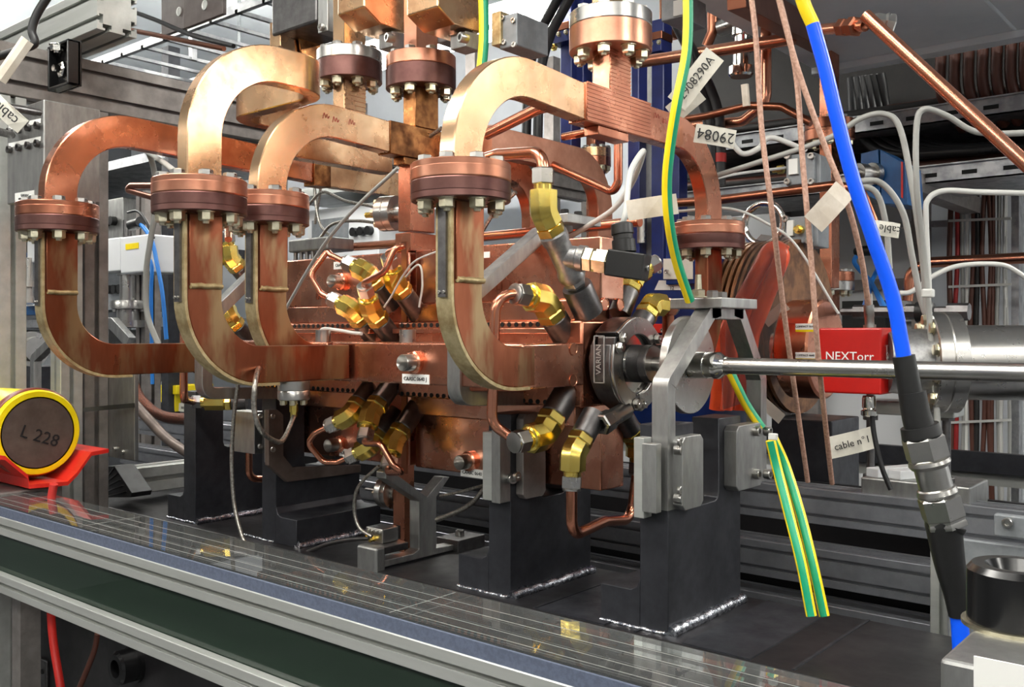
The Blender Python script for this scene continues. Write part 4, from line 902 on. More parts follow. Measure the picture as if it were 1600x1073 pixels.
# copper pipes
def pipe(pts, label, r, mat='copper_tube', fr=.03): return ctube(pts, label, r, mat, fr, 'copper_pipe', 'copper pipe')
pipe(PY(1.7, (1000, 97), (1100, 82), (1240, 60)), 'long copper pipe crossing the top right, just below the ceiling', .0125)
pipe(PY(1.75, (1197, 20), (1197, 160), (1160, 190), (1080, 196)), 'copper pipe bending down and left at the top right', .0105)
pipe(PY(1.65, (1010, 195), (1100, 182), (1170, 165), (1222, 167), (1268, 192)), 'thin wavy copper pipe right of the long earth cable', .0075, 'copper_brown')
pipe(PY(1.6, (985, 322), (1127, 312), (1300, 290), (1345, 296), (1370, 360)), 'brown copper pipe running behind the far arch to the blue cable', .0085, 'copper_brown')
pipe(PY(1.12, (470, 391), (560, 385), (700, 375), (860, 360), (1000, 346)), 'long copper pipe along the top of the copper blocks', .0075)
pipe(PY(1.2, (850, 252), (958, 300), (966, 285), (966, 200)), 'copper pipe with sharp bend below the ridged junction', .0068, fr=.012)
pipe(PY(1.25, (880, 214), (925, 205), (945, 165)), 'copper pipe stub between nearest arch and ridged junction', .0066)
pipe(PY(.99, (760, 210), (840, 170), (935, 145)), 'copper pipe slanting under the nearest arch', .008)
pipe(PY(2.3, (1418, 470), (1422, 425), (1450, 410), (1620, 402)), 'copper pipe along the white wall, bending down at its left end', .0125)
pipe(PY(1.05, (1352, 24), (1480, 143), (1620, 272)), 'straight copper pipe slanting across the upper right corner', .0072)
t = thing('pipe_union', 'tarnished pipe union holding the slanted copper pipe', 'pipe fitting', P(1365, 40, Y=1.06))
a, b = P(1283, 46, Y=1.1), P(1352, 40, Y=1.06); d = (b-a).normalized()
MB().cyl(a, b, .0065, n=14).build('tube', 'copper_tube', t)
MB().lathe(a+d*.035, d, [(0, .009), (.002, .0105), (.012, .0105), (.013, .009), (.02, .009), (.021, .0115), (.03, .0115), (.032, .009)], 6).build('hex_nut', 'copper_brown', t, 20)
MB().lathe(P(1363, 33, Y=1.06), P(1388, 38, Y=1.07)-P(1363, 33, Y=1.06), [(0, .008), (.004, .01), (.012, .01), (.014, .012), (.022, .012), (.024, .009)], 6).build('end_nut', 'steel', t, 20)
# grey tubes
cable(PD((1095, 282, 1.4), (1180, 255, 1.35), (1290, 218, 1.3), (1345, 185, 1.28), (1382, 178, 1.27), (1406, 200, 1.26), (1425, 290, 1.25), (1443, 420, 1.25), (1452, 560, 1.25), (1456, 720, 1.25)), 'grey plastic tube arching right and down past the slanted copper pipe', .004, 'cable_grey')
cable(PD((1620, 207, 1.2), (1530, 207, 1.2), (1478, 180, 1.2), (1443, 171, 1.2), (1432, 200, 1.2), (1433, 300, 1.2), (1446, 420, 1.22), (1462, 620, 1.22), (1470, 720, 1.22)), 'grey plastic tube bending down from the right edge', .004, 'cable_grey')
cable(PD((1620, 302, 1.25), (1530, 300, 1.25), (1475, 298, 1.25), (1450, 312, 1.25), (1447, 345, 1.25), (1452, 460, 1.25)), 'pale tube entering from the right edge at half height', .0038, 'cable_white')
cable(PD((1620, 450, 1.5), (1590, 425, 1.5), (1560, 413, 1.5), (1500, 415, 1.5), (1460, 430, 1.5), (1425, 455, 1.5), (1405, 458, 1.5)), 'white cable sagging across the white wall', .004, 'cable_white')
cable(PD((1330, 285, 1.3), (1375, 285, 1.3), (1410, 330, 1.3), (1425, 400, 1.3), (1437, 460, 1.3), (1446, 490, 1.3)), 'pale cable curving down beside the blue box', .0045, 'cable_grey')
cable(PD((1330, 288, 1.35), (1368, 300, 1.35), (1384, 350, 1.35), (1390, 420, 1.35)), 'short pale cable curving behind the blue cable', .0045, 'cable_grey')
cable([P(1098, 284, D=1.5), P(1150, 272, D=1.55), P(1228, 262, Y=1.605)], 'thin white lead to the upper grey box', .0025, 'cable_white')
cable(PD((1140, 218, 1.5), (1160, 240, 1.5), (1185, 232, 1.5), (1205, 215, 1.5), (1260, 235, 1.5)), 'white cable drooping right of the handwritten tag', .0045, 'cable_white')
cable(PD((1060, 330, 1.4), (1140, 326, 1.4), (1200, 350, 1.4), (1245, 385, 1.4), (1310, 490, 1.4)), 'thin pale lead slanting to the brown coil', .0022, 'cable_white')
for i, (x, lab) in enumerate(((1122, 'thick black cable with red band at the top right, right one'), (1108, 'thick black cable at the top right, left one'))):
    t = thing('thick_cable', lab, 'cable', P(x, 300, D=1.9))
    MB().tube(spl(PD((1050, 20, 1.9), (1075, 70, 1.9), (x-18, 130, 1.9), (x, 190, 1.9), (x+2, 290, 1.9)), 8), .013, 10).build('jacket', 'cable_black', t)
    if i == 0: MB().cyl(P(x+2, 240, D=1.9), P(x+2, 254, D=1.9), .0138, n=14).build('red_band', 'cable_red', t)
t = thing('zip_tie', 'white cable tie around the grey tubes by the steel vessel', 'tie', P(1450, 460, D=1.2)); MB().box(P(1450, 458, D=1.2), (.014, .012, .011)).build('head', 'cable_white', t, 0, .002)
# tags
def papertag(c, w, h, ang, D, label, txt=None, mat='paper', ts=.014, flip=False, cable_at=None):
    c3 = P(*c, D=D); x = V((CT*math.cos(ang), ST*math.cos(ang), math.sin(ang))); z = V((-ST, CT, 0)); y = z.cross(x)*-1
    t = thing('cable_tag', label, 'tag', c3)
    q = [(-.5, -.5), (-.2, -.5), (.2, -.5), (.5, -.5), (.5, .5), (.2, .5), (-.2, .5), (-.5, .5)]; bend = [.004, .001, 0, .003, .003, 0, .001, .004]
    MB().extr([c3+x*a*w+y*b*h+z*k for (a, b), k in zip(q, bend)], z*.0006).build('paper', mat, t, 0)
    if txt: text(txt, c3-z*.0012, (x if not flip else -x), (y if not flip else -y), ts, 'ink', t, 'handwriting')
    return t
papertag((1088, 122), .085, .03, R(52), 1.28, 'white tag with handwritten number, tilted beside the long earth cable', '2908290A', ts=.0165)
papertag((1072, 160), .05, .028, R(40), 1.3, 'small white tag behind the long earth cable', None)
papertag((1118, 212), .056, .026, R(-10), 1.3, 'white tag with upside-down handwritten number at the far arch', '29084', ts=.021, flip=True)
papertag((1020, 323), .052, .021, R(8), .97, 'blank cream tape flag behind the long earth cable', None, 'tape')
papertag((1297, 322), .048, .024, R(48), .96, 'blank pale tape flag on the third brown cable', None, 'tape')
papertag((1383, 357), .032, .015, R(-8), .97, 'small white tag with upside-down writing right of the blue cable', 'cable n', ts=.011, flip=True)
papertag((1331, 692), .062, .030, R(14), 1.28, 'white tag with handwritten cable number below the red box', 'cable n°1', ts=.0135)
papertag((1166, 148), .012, .035, R(5), 1.5, 'strip of masking tape hanging right of the thick black cables', None, 'tape')
papertag((10, 176), .036, .015, R(-42), .85, 'white tag with handwriting at the left edge', 'cable', ts=.013, flip=True)
papertag((18, 92), .014, .045, R(-35), .87, 'pale tape strip at the upper left edge', None, 'tape')
# grey boxes and blue box
for (x0, y0, x1, y1, Y, lab, pl) in ((1228, 240, 1272, 288, 1.6, 'grey metal box with screws left of the blue cable, upper one', (1232, 248, 1246, 272)), (1225, 338, 1268, 380, 1.55, 'grey metal box with gold plug below the brown pipe', (1229, 344, 1239, 368))):
    t = thing('switch_box', lab, 'box', P((x0+x1)/2, y1, Y=Y)); boxpx(x0, y0, x1, y1, Y, .07, 'housing', 'grey_box', t, .002)
    boxpx(*pl, Y-.006, .008, 'type_plate', 'white', t, 0)
    boxpx(x0+20, y0+4, x1+10, y1+6, Y+.01, .05, 'back_plate', 'grey_box', t, .002)
    for px, py in ((x0+4, y0+4), (x0+4, y1-4), (x1-3, y0+4), (x1-3, y1-4)): capbolt(t, P(px, py, Y=Y), (0, -1, 0), .006, .008)
    q = P(x0+26 if y0 > 300 else x0-4, (y0+y1)/2, Y=Y); MB().lathe(q, (0, -1, 0) if y0 > 300 else (-1, 0, 0), [(0, .008), (.01, .008), (.01, .005), (.02, .005)], 8).build('gold_plug', 'brass', t)
t = thing('blue_cabinet', 'chipped blue metal box with red strip at the upper right', 'box', P(1385, 320, Y=1.9))
MB().extr(PY(1.9, (1345, 240), (1372, 233), (1376, 316), (1345, 300)), (0, .1, 0)).build('front', 'blue_box', t, 0, .001)
MB().extr(PY(1.9, (1375, 233), (1414, 256), (1419, 320), (1377, 318)), (0, .1, 0)).build('side', 'blue_box', t, 0, .001)
MB().extr(PY(1.897, (1408, 252), (1411, 253), (1411, 310), (1408, 308)), (0, -.001, 0)).build('red_strip', 'red_paint', t, 0)
q = P(1395, 275, Y=2.0); MB().b2((q.x-.02, 1.99, q.z-.02), (q.x+.02, 2.75, q.z+.02)).build('wall_arm', 'alu_dark', t, 0)
a = P(1368, 272, Y=1.9); MB().lathe(a, P(1338, 270, Y=1.85)-a, [(0, .022), (.012, .022), (.012, .015), (.03, .015), (.03, .019), (.05, .019), (.05, .01), (.07, .01)], 20).build('round_socket', 'steel', t)
# eyebolt ring
c = P(1193, 350, Y=1.55); t = thing('lifting_eye', 'steel lifting ring above the orange coil', 'ring', c)
MB().tube([c+V((.036*math.cos(k*math.pi/16), 0, .036*math.sin(k*math.pi/16))) for k in range(32)], .0065, 10, closed=True).build('ring', 'chrome', t)
# vacuum valve at the top
c = P(1158, 120, Y=1.8); t = thing('vacuum_gauge', 'upright chrome vacuum gauge below the ceiling lamp', 'gauge', c+V((0, 0, -.01)))
MB().lathe(c, (0, 0, 1), [(0, .022), (.004, .026), (.02, .026), (.02, .017), (.05, .017), (.05, .022), (.06, .022), (.06, .014), (.085, .014), (.085, .02), (.1, .02)], 28).build('body', 'chrome', t)
MB().cyl(c+V((-.05, 0, .11)), c+V((.05, 0, .12)), .016, n=16).build('cross_tube', 'steel', t); MB().cyl(c+V((.03, -.02, .08)), c+V((.03, -.02, .14)), .008, n=12).build('red_handle', 'red_paint', t)
t = thing('copper_stub_pipe', 'tarnished copper stub left of the chrome gauge', 'copper pipe', P(1113, 30, Y=1.8)); MB().tube(fil(PY(1.8, (1113, 20), (1113, 50), (1104, 72)), .02, 5), .011, 12).build('pipe', 'copper_brown', t)

# ------------------------------------------------ trays, soffit and wall cables
t = thing('soffit_panel', 'grey overhead panel sheets at the top right', 'ceiling panel', (-.3, 1.6, .58))
for k in range(2):
    x0 = -.86+k*.42; MB().b2((x0, 1.12, .60), (x0+.415, 2.12, .612)).build('panel', 'soffit', t, 0, .002)
MB().b2((-.86, 2.08, .585), (-.025, 2.12, .60)).build('edge_trim', 'soffit', t, 0, .001)
def tray(y, z, x0, x1, label, h=.036, dep=.26):
    t = thing('cable_tray', label, 'cable tray', ((x0+x1)/2, y, z))
    MB().b2((x0, y, z), (x1, y+.003, z+h)).build('front_lip', 'tray', t, 0); MB().b2((x0, y, z), (x1, y+dep, z+.003)).build('floor_sheet', 'tray', t, 0); MB().b2((x0, y-.008, z+h), (x1, y+.003, z+h+.003)).build('rim', 'tray', t, 0)
    n = int((x1-x0)/.08)
    for k in range(n): MB().b2((x0+.02+k*.08, y-.001, z+h*.35), (x0+.05+k*.08, y+.0, z+h*.6)).build('slot', 'hole', t, 0)
    return t
tray(2.2, P(1400, 200, Y=2.2).z, -1.35, .6, 'galvanised cable tray under the dark cables, upper one'); tray(2.15, P(1500, 282, Y=2.15).z, -1.3, .6, 'galvanised cable tray above the white wall, lower one')
ORD = ['first', 'second', 'third', 'fourth', 'fifth', 'sixth', 'seventh', 'eighth', 'ninth', 'tenth', 'eleventh', 'last']
ROW = ['upper layer of the upper tray', 'bottom layer of the upper tray', 'top layer of the lower tray', 'middle layer of the lower tray', 'bottom layer of the lower tray']
for j, zpy in enumerate((150, 172, 240, 255, 265)):
    for i in range(5):
        y = 2.26+.04*i; z = P(1400, zpy, Y=2.2).z+random.uniform(-.012, .012)
        tag(MB().tube(spl([(-1.4, y, z), (-.6, y+.02, z-.01), (0, y-.01, z+.008), (.7, y, z)], 6), .011, 7).build('tray_cable', 'cable_maroon' if (i+j) % 3 else 'dark_rubber'), 'dark sheathed cable in the %s, %s from the front' % (ROW[j], ORD[i]), 'cable', 'dark cables in the trays')
tag(MB().b2((-1.4, 2.45, .36), (.05, 2.47, 1.14)).build('recess_shade', 'dark_rubber', smooth=0), 'added black sheet for the shade in the recess behind the overhead cables', 'board')  # black sheet put in for the darkness of the open recess
for i in range(6):
    x = P(1330+i*9, 140, Y=2.3).x; 
    tag(MB().tube(spl([(x, 2.3, .62), (x+.02, 2.28+.01*i, .5), (x+.1+.01*i, 2.26, .42), (x+.3, 2.25, .40)], 6), .012, 7).build('hanging_cable', 'cable_black'), 'black cable drooping below the overhead panel, %s from the left of its bundle' % ORD[i], 'cable', 'drooping black cables')
for i in range(7):
    x = P(1470+i*22, 100, Y=2.2).x
    tag(MB().tube(spl([(x, 2.2, .62), (x, 2.21, .52), (x+.02, 2.3, .46)], 6), .012, 7).build('hanging_cable', 'cable_maroon'), 'dark brown cable curving over the upper tray edge, %s from the left' % ORD[i], 'cable', 'brown cables over the tray edge')
for i, (px, m, w) in enumerate(((1486, 'cable_maroon', 8), (1494, 'bundle_red', 7), (1503, 'cable_grey', 6), (1510, 'white', 5), (1518, 'cable_maroon', 8), (1528, 'dark_rubber', 8), (1537, 'cable_maroon', 7), (1545, 'cable_maroon', 7), (1552, 'cable_maroon', 6), (1561, 'cable_grey', 6), (1567, 'cable_white', 6), (1574, 'cable_grey', 5))):
    p = P(px, 0, Y=2.6); r = w/2*2.55/F
    tag(MB().tube(spl([(p.x+random.uniform(-.006, .006), 2.6, z) for z in (.42, .2, 0, -.2, -.4, -.6, -1.38)], 5), r, 8).build('riser_cable', m), '%s upright cable strapped to the white wall, %s from the left' % ({'cable_maroon': 'brown', 'bundle_red': 'red', 'cable_grey': 'grey', 'white': 'white', 'dark_rubber': 'black', 'cable_white': 'white'}[m], ORD[i]), 'cable', 'upright cables on the white wall')
for py in (345, 448, 660):
    a, b = P(1482, py, Y=2.585), P(1580, py-4, Y=2.585); tag(MB().bar(a, b, .004, .006).build('bundle_strap', 'cable_white'), 'white strap tied round the wall cables at pixel row height %s' % {345: 'near the top', 448: 'in the middle', 660: 'below the vessel'}[py] if 0 else {345: 'white strap round the wall cables, uppermost', 448: 'white strap round the wall cables, middle one', 660: 'white strap round the wall cables, lowest'}[py], 'strap')
t = thing('wall_conduit', 'grey metal conduit right of the wall cables', 'conduit', (P(1585, 0, Y=2.62).x, 2.62, -1)); MB().b2((P(1580, 0, Y=2.62).x, 2.62, -1.4), (P(1592, 0, Y=2.62).x, 2.66, .45)).build('conduit', 'tray', t, 0)
for (y0, lab) in ((352, 'grey bracket bar on the white wall, upper'), (498, 'grey bracket bar on the white wall, lower')):
    a, b = P(1400, y0, Y=2.68), P(1490, y0-3, Y=2.68); tag(MB().bar(a, b, .02, .016).build('wall_bar', 'tray', smooth=0), lab, 'bar')
# white panels behind, blue leads
cable(PY(2.4, (1345, 393), (1335, 410), (1360, 440))+[P(1376, 470, Y=2.0), P(1384, 486, Y=1.5)], 'thin blue lead curling on the white wall, left strand', .006, 'cable_blue')
cable(PY(2.42, (1366, 392), (1374, 412), (1362, 440))+[P(1354, 470, Y=2.0), P(1350, 487, Y=1.5)], 'thin blue lead curling on the white wall, crossing strand', .006, 'cable_blue')
t = thing('lead_plug', 'black plug at the end of the curling blue lead', 'connector', P(1350, 392, Y=2.4)); a, b = P(1335, 393, Y=2.4), P(1368, 391, Y=2.4); MB().lathe(a, b-a, [(0, .008), (.01, .013), (.05, .013), (.055, .01)], 14).build('body', 'black', t)
tag(MB().b2((-1.6, 2.3, -.34), (1.3, 2.36, -.31)).build('wall_shelf', 'alu', smooth=0), 'long aluminium ledge under the wall cables', 'shelf')
tag(MB().b2((-1.6, 2.28, -.31), (1.3, 2.30, -.265)).build('dark_duct', 'black_steel', smooth=0), 'black cable duct along the foot of the white wall', 'duct')
# ================================================================ the left-hand side
t = thing('frame_beam', 'heavy slotted aluminium beam running back over the leftmost arch', 'beam', (-1.7, 1.2, .40))
profile(t, 'extrusion', (-1.72, .35, .452), (-1.72, 2.4, .452), .045, .09, mod=.045, mat='alu_dark')
t = thing('frame_beam', 'slotted aluminium beam with open cut end at the upper left', 'beam', (-2.2, .81, .5))
profile(t, 'extrusion', (-3.2, .80, .545), (-1.545, .80, .545), .07, .075, mod=.037)
def post(px, w, dp, X, label, z1=.405, z0=-1.39, mat='alu', mod=.04):
    p = P(px, 400, X=X); t = thing('frame_post', label, 'post', (X, p.y, z0)); profile(t, 'extrusion', (X, p.y, z0), (X, p.y, z1), w, dp, up=(0, 1, 0), mat=mat, mod=mod); return t
post(104, .04, .04, -1.70, 'slotted aluminium post behind the leftmost flange, left one')
post(142, .045, .045, -1.715, 'slotted aluminium post behind the leftmost flange, right one', mat='alu_dark', mod=.045)
post(12, .045, .045, -1.72, 'slotted aluminium post at the left edge', mat='alu', mod=.045)
post(232, .05, .05, -2.55, 'far aluminium post left of the tall arch', mat='alu_dark', mod=.05)
# black bracket with bolt
c = P(82, 100, X=-1.62); t = thing('angle_bracket', 'black angle bracket with big bolt under the cut beam end', 'bracket', c+V((0, 0, -.04)))
w_ = .038
for (x0, x1, z0, z1) in ((-w_, w_, w_-.005, w_), (-w_, w_, -w_, -w_+.005), (-w_, -w_+.005, -w_, w_), (w_-.005, w_, -w_, w_)):
    MB().b2((c.x+x0, c.y+.008, c.z+z0), (c.x+x1, c.y+.03, c.z+z1)).build('side_wall', 'black_gloss', t, 0, .0015)
MB().b2((c.x-w_, c.y+.025, c.z-w_), (c.x+w_, c.y+.032, c.z+w_)).build('back_plate', 'black_gloss', t, 0, .001)
hexbolt(t, (c.x, c.y+.025, c.z-.006), (0, -1, 0), .014, .012, 'chrome', tip=.012); hexbolt(t, (c.x+.004, c.y+.006, c.z+w_-.005), (0, 0, -1), .011, .01, 'chrome', tip=.004)
# temperature box
Yb = P(40, 240, D=1.5).y
t = thing('terminal_box', 'grey terminal box with rows of round sockets at the left edge', 'box', P(40, 315, Y=Yb))
o = boxpx(11, 165, 68, 314, Yb, .09, 'housing', 'alu_plate', t, .002)
for r_, y in enumerate((206, 234)):
    for k in range(4):
        p = P(17+k*14.5, y-k*3.2, Y=Yb); MB().lathe(p, (0, -1, 0), [(0, .006), (.006, .006), (.006, .004), (.002, .0035), (.002, .0005)], 14).build('socket', 'steel_dark', t)
    MB().extr(PY(Yb-.0005, (14, y-10), (64, y-21), (64, y-14), (14, y-3)), (0, -.0008, 0)).build('marker_strip', 'white', t, 0)
MB().extr(PY(Yb-.0005, (24, 302), (54, 297), (54, 309), (24, 314)), (0, -.0008, 0)).build('name_label', 'white', t, 0)
text('TEMP BOX 1', P(39, 305.5, Y=Yb-.002), (1, 0, -.08), (0, 0, 1), .0055, 'ink', t)
for k, (a, b) in enumerate((((-20, 165), (60, 176)), ((-20, 205), (18, 211)), ((-20, 178), (40, 188)))):
    q = P(*b, Y=Yb-.01); cable([P(a[0], a[1], Y=Yb-.12), P((a[0]+b[0])/2, (a[1]+b[1])/2-2, Y=Yb-.07), q], ['braided lead plugged into the terminal box, uppermost', 'braided lead plugged into the terminal box, lowest', 'braided lead plugged into the terminal box, middle one'][k], .006, 'steel_dark')
# hanging dark plates
for (x0, y1, x1, hx, hy, Y, lab) in ((252, 57, 313, 280, 18, 1.0, 'dark hanging plate with one hole at the top, left one'), (286, 45, 348, 320, 8, .95, 'dark hanging plate with one hole at the top, right one')):
    t = thing('hanging_plate', lab, 'plate', P(x0, y1, Y=Y)); a, b = P(x0, y1, Y=Y), P(x1, y1, Y=Y)
    MB().b2((a.x, Y, a.z), (b.x, Y+.008, 1.1)).build('plate', 'plate_dark', t, 0, .001)
    MB().lathe(P(hx, hy, Y=Y), (0, -1, 0), [(0, .009), (.0012, .009), (.0014, .007), (.0006, .0066), (.0006, .0005)], 18).build('hole_rim', 'alu', t)
cable(PY(.9, (178, 8), (240, 30), (300, 55), (365, 72)), 'black cable running right from the cut beam end', .004, 'cable_black')
cable(PY(.92, (195, 45), (270, 60), (350, 76)), 'straight brown rod below the black cable at the upper left', .0045, 'copper_brown')
cable(PD((78, -10, 1.2), (58, 22, 1.2), (50, 48, 1.2), (54, 68, 1.2), (30, 78, 1.2), (-15, 92, 1.2)), 'black braided cable bent at the upper left corner', .0055, 'cable_black')
# yellow cylinder on red cradle
cx, cy, cz = P(60, 676, D=1.45); r = .0665
t = thing('yellow_cylinder', 'bright yellow cylinder with stamped grey end face, lying on the red cradle', 'cylinder', (cx, cy, cz-r))
MB().lathe((cx-.35, cy, cz), (1, 0, 0), [(0, r*.9), (.335, r*.985)], 48).build('body', 'yellow', t)
MB().lathe((cx-.022, cy, cz), (1, 0, 0), [(-.006, r*.99), (0, r*1.03), (.012, r*1.03), (.014, r*1.0)], 48).build('dark_band', 'maroon', t)
MB().lathe((cx-.012, cy, cz), (1, 0, 0), [(0, r*.99), (.008, r*.985), (.012, r*.95), (.012, r*.8)], 48, caps=False).build('yellow_rim', 'yellow', t)
MB().lathe((cx-.01, cy, cz), (1, 0, 0), [(0, r*.84), (.0095, r*.84), (.010, r*.83)], 48).build('end_face', 'plate_brown', t)
text('L 228', (cx+.0008, cy+.002, cz-.006), (0, 1, -.38), (0, .38, 1), .027, 'ink', t, 'stamped_marking')
Xc = cx+.035
pl = PX(Xc, (-60, 708), (8, 712), (44, 742), (46, 757), (106, 752), (121, 737), (143, 706), (170, 701))
t = thing('cradle', 'folded red metal cradle under the yellow cylinder', 'cradle', (Xc-.1, cy, pl[4].z))
low = [p+V((0, 0, -.006)) for p in pl]
for i in range(len(pl)-1):
    MB().extr([pl[i], pl[i+1], pl[i+1]+V((0, 0, -.006)), pl[i]+V((0, 0, -.006))], (-.22, 0, 0)).build('folded_panel', 'red_paint', t, 0)
t = thing('cradle_table', 'grey tray table below the red cradle', 'table', (Xc-.1, cy, pl[4].z-.03))
MB().b2((Xc-.5, cy-.25, pl[4].z-.03), (Xc-.02, cy+.03, pl[4].z-.008)).build('top', 'alu_dark', t, 0, .002)
for dx in (-.45, -.08): MB().b2((Xc+dx, cy-.02, -1.4), (Xc+dx+.03, cy+.01, pl[4].z-.03)).build('leg', 'alu_dark', t, 0)
cable(PY(.62, (84, 756), (80, 790), (78, 900), (82, 990), (95, 1075)), 'red cable dropping from the red cradle past the front rails', .006, 'cable_red')
cable(PY(.72, (152, 990), (146, 1020), (124, 1075)), 'thin brown cable below the front rails', .0045, 'cable_maroon')
# post cover, strap, duct pieces
t = thing('post_cover', 'flat grey cover plate on the post right of the yellow cylinder', 'panel', P(190, 720, X=-1.66)); a = P(167, 580, Y=.86); b = P(210, 720, Y=.86)
MB().b2((a.x, .86, b.z), (b.x, .868, P(190, 570, Y=.86).z)).build('plate', 'alu_plate', t, 0, .001)
for px, py in ((188, 583), (193, 706), (180, 701)): capbolt(t, P(px, py, Y=.86), (0, -1, 0), .004, .004)
tag(MB().rect(spl([P(120, 641, Y=.80), P(165, 637, Y=.835), P(210, 633, Y=.85)], 5), .008, .0015, (0, 1, 0)).build('cable_tie', 'black'), 'black cable tie stretched right of the yellow cylinder', 'tie')
cable(PY(1.15, (205, 590), (216, 618), (236, 640), (262, 652), (300, 655)), 'thick braided copper cable right of the grey post cover', .013, 'braid', 'braided_strap')
cable(PY(1.1, (208, 628), (232, 655), (262, 686), (300, 712)), 'stiff brownish tube slanting down behind the leftmost column', .011, 'cable_maroon' if 0 else 'plate_brown')
t = thing('storage_bin', 'yellow plastic bin behind the leftmost black column', 'bin', P(260, 690, Y=1.6))
MB().extr(PY(1.6, (240, 612), (274, 612), (270, 682), (244, 682)), (0, .12, 0)).build('body', 'bin', t, 0, .002); MB().extr(PY(1.595, (238, 602), (276, 602), (276, 616), (238, 616)), (0, .13, 0)).build('rim', 'bin', t, 0, .002)
t = thing('small_box', 'pale grey box with white number label beside the yellow bin', 'box', P(282, 660, Y=1.62)); boxpx(272, 620, 292, 662, 1.62, .08, 'body', 'grey_box', t); boxpx(279, 630, 292, 643, 1.615, .004, 'name_label', 'white', t, 0); text('380', P(285, 637, Y=1.613), (1, 0, 0), (0, 0, 1), .012, 'ink', t)
# black corner gusset
t = thing('corner_gusset', 'black ribbed corner gusset at the foot of the post', 'bracket', P(185, 775, Y=.88))
MB().extr(PY(.88, (165, 728), (178, 728), (206, 770), (204, 777), (165, 777)), (0, .04, 0)).build('body', 'black', t, 0, .001)
for k in range(5): MB().bar(P(170, 742+k*8, Y=.8795), P(178+k*5, 731+k*9, Y=.8795), .003, .002).build('rib', 'steel_dark', t, 0)
t = thing('frame_rail', 'slotted aluminium rail at the foot of the post, left of the columns', 'rail', (-1.7, .95, -.3)); profile(t, 'extrusion', (-1.75, .93, -.285), (-1.75, 1.3, -.285), .05, .05, mod=.05)
# motor and vacuum parts seen left of the tall arch
t = thing('motor', 'white boxy motor with yellow sticker on a steel column, left of the tall arch', 'motor', P(200, 500, Y=1.3))
boxpx(160, 372, 188, 424, 1.30, .1, 'side_housing', 'white_box', t, .003); boxpx(188, 368, 232, 426, 1.30, .1, 'housing', 'white_box', t, .004)
boxpx(196, 380, 216, 389, 1.2985, .002, 'yellow_sticker', 'yellow', t, 0)
a = P(200, 428, Y=1.35); MB().lathe(a, (0, 0, -1), [(0, .03), (.004, .03), (.004, .022), (.075, .022), (.075, .045), (.085, .048), (.098, .048), (.1, .03), (.13, .03), (.13, .045), (.15, .045)], 28).build('column', 'steel', t)
for k in range(8): capbolt(t, (a.x+.038*math.cos(k*.785), 1.35+.038*math.sin(k*.785), a.z-.1), (0, 0, -1), .005, .006)
a = P(199, 372, Y=1.33); MB().cyl(a, a+V((0, 0, .05)), .012, n=14).build('cable_gland', 'steel_dark', t); q = P(205, 352, Y=1.31); MB().cyl(q, q+V((.05, 0, .005)), .015, n=14).build('plug', 'black', t)
cable(PY(1.31, (212, 351), (222, 353), (237, 375), (245, 410), (254, 460), (260, 530)), 'bright blue cable curving down from the white motor', .0055, 'cable_blue')
cable(PY(1.305, (228, 400), (237, 415), (236, 460), (237, 530), (238, 600)), 'second blue cable hanging straight beside the white motor', .005, 'cable_blue')
cable([P(220, 212, X=-1.70)]+PY(1.0, (240, 262), (244, 320), (236, 370), (228, 430), (230, 490), (248, 540)), 'grey cable hanging left of the tall arch', .006, 'cable_grey')
cable([P(205, 222, X=-1.70), P(250, 250, D=1.4), P(286, 279, D=1.1)], 'pale cable stretched from the beam to the tall arch flange', .004, 'cable_grey')
cable(PY(1.3, (200, 332), (215, 330), (228, 345), (240, 372)), 'thin black cable above the white motor', .004, 'cable_black')
ctube(PY(1.0, (245, 290), (205, 290), (198, 297), (245, 310)), 'copper tube bend left of the tall arch flange', r=.0065, mat='copper_brown', fr=.012)
# vacuum flanges behind the left post
t = thing('vacuum_cross', 'steel vacuum flanges and tube between the two left posts', 'vacuum part', P(60, 590, Y=1.0))
a = P(40, 545, Y=1.0); MB().lathe(a, (1, .1, 0), [(-.04, .016), (.02, .016), (.02, .042), (.032, .042), (.032, .03), (.05, .03)], 28).build('flange', 'steel', t)
a = P(45, 440, Y=1.05); MB().lathe(a, (0, 0, -1), [(-.06, .018), (0, .018), (0, .034), (.014, .034), (.014, .02), (.04, .02), (.04, .034), (.055, .034)], 24).build('tee', 'steel', t)
boxpx(42, 375, 60, 410, 1.05, .05, 'valve_head', 'white_box', t, .003); boxpx(28, 395, 40, 410, 1.1, .05, 'blue_cap', 'blue_box', t); boxpx(28, 478, 62, 492, 1.06, .08, 'blue_block', 'blue_box', t)
t = thing('a_frame_bracket', 'grey angled bracket between the two left posts', 'bracket', P(60, 610, Y=.95)); sectbar(t, 'leg', PY(.98, (56, 1000), (56, 560), (82, 535)), .02, .018)
t = thing('a_frame_bracket', 'grey angled bracket behind the leftmost elbow', 'bracket', P(190, 560, Y=1.2)); sectbar(t, 'leg', PY(1.235, (160, 900), (160, 505), (178, 505), (205, 535)), .03, .02)
boxpx(30, 572, 62, 608, 1.1, .1, 'black_block', 'black_steel', t)
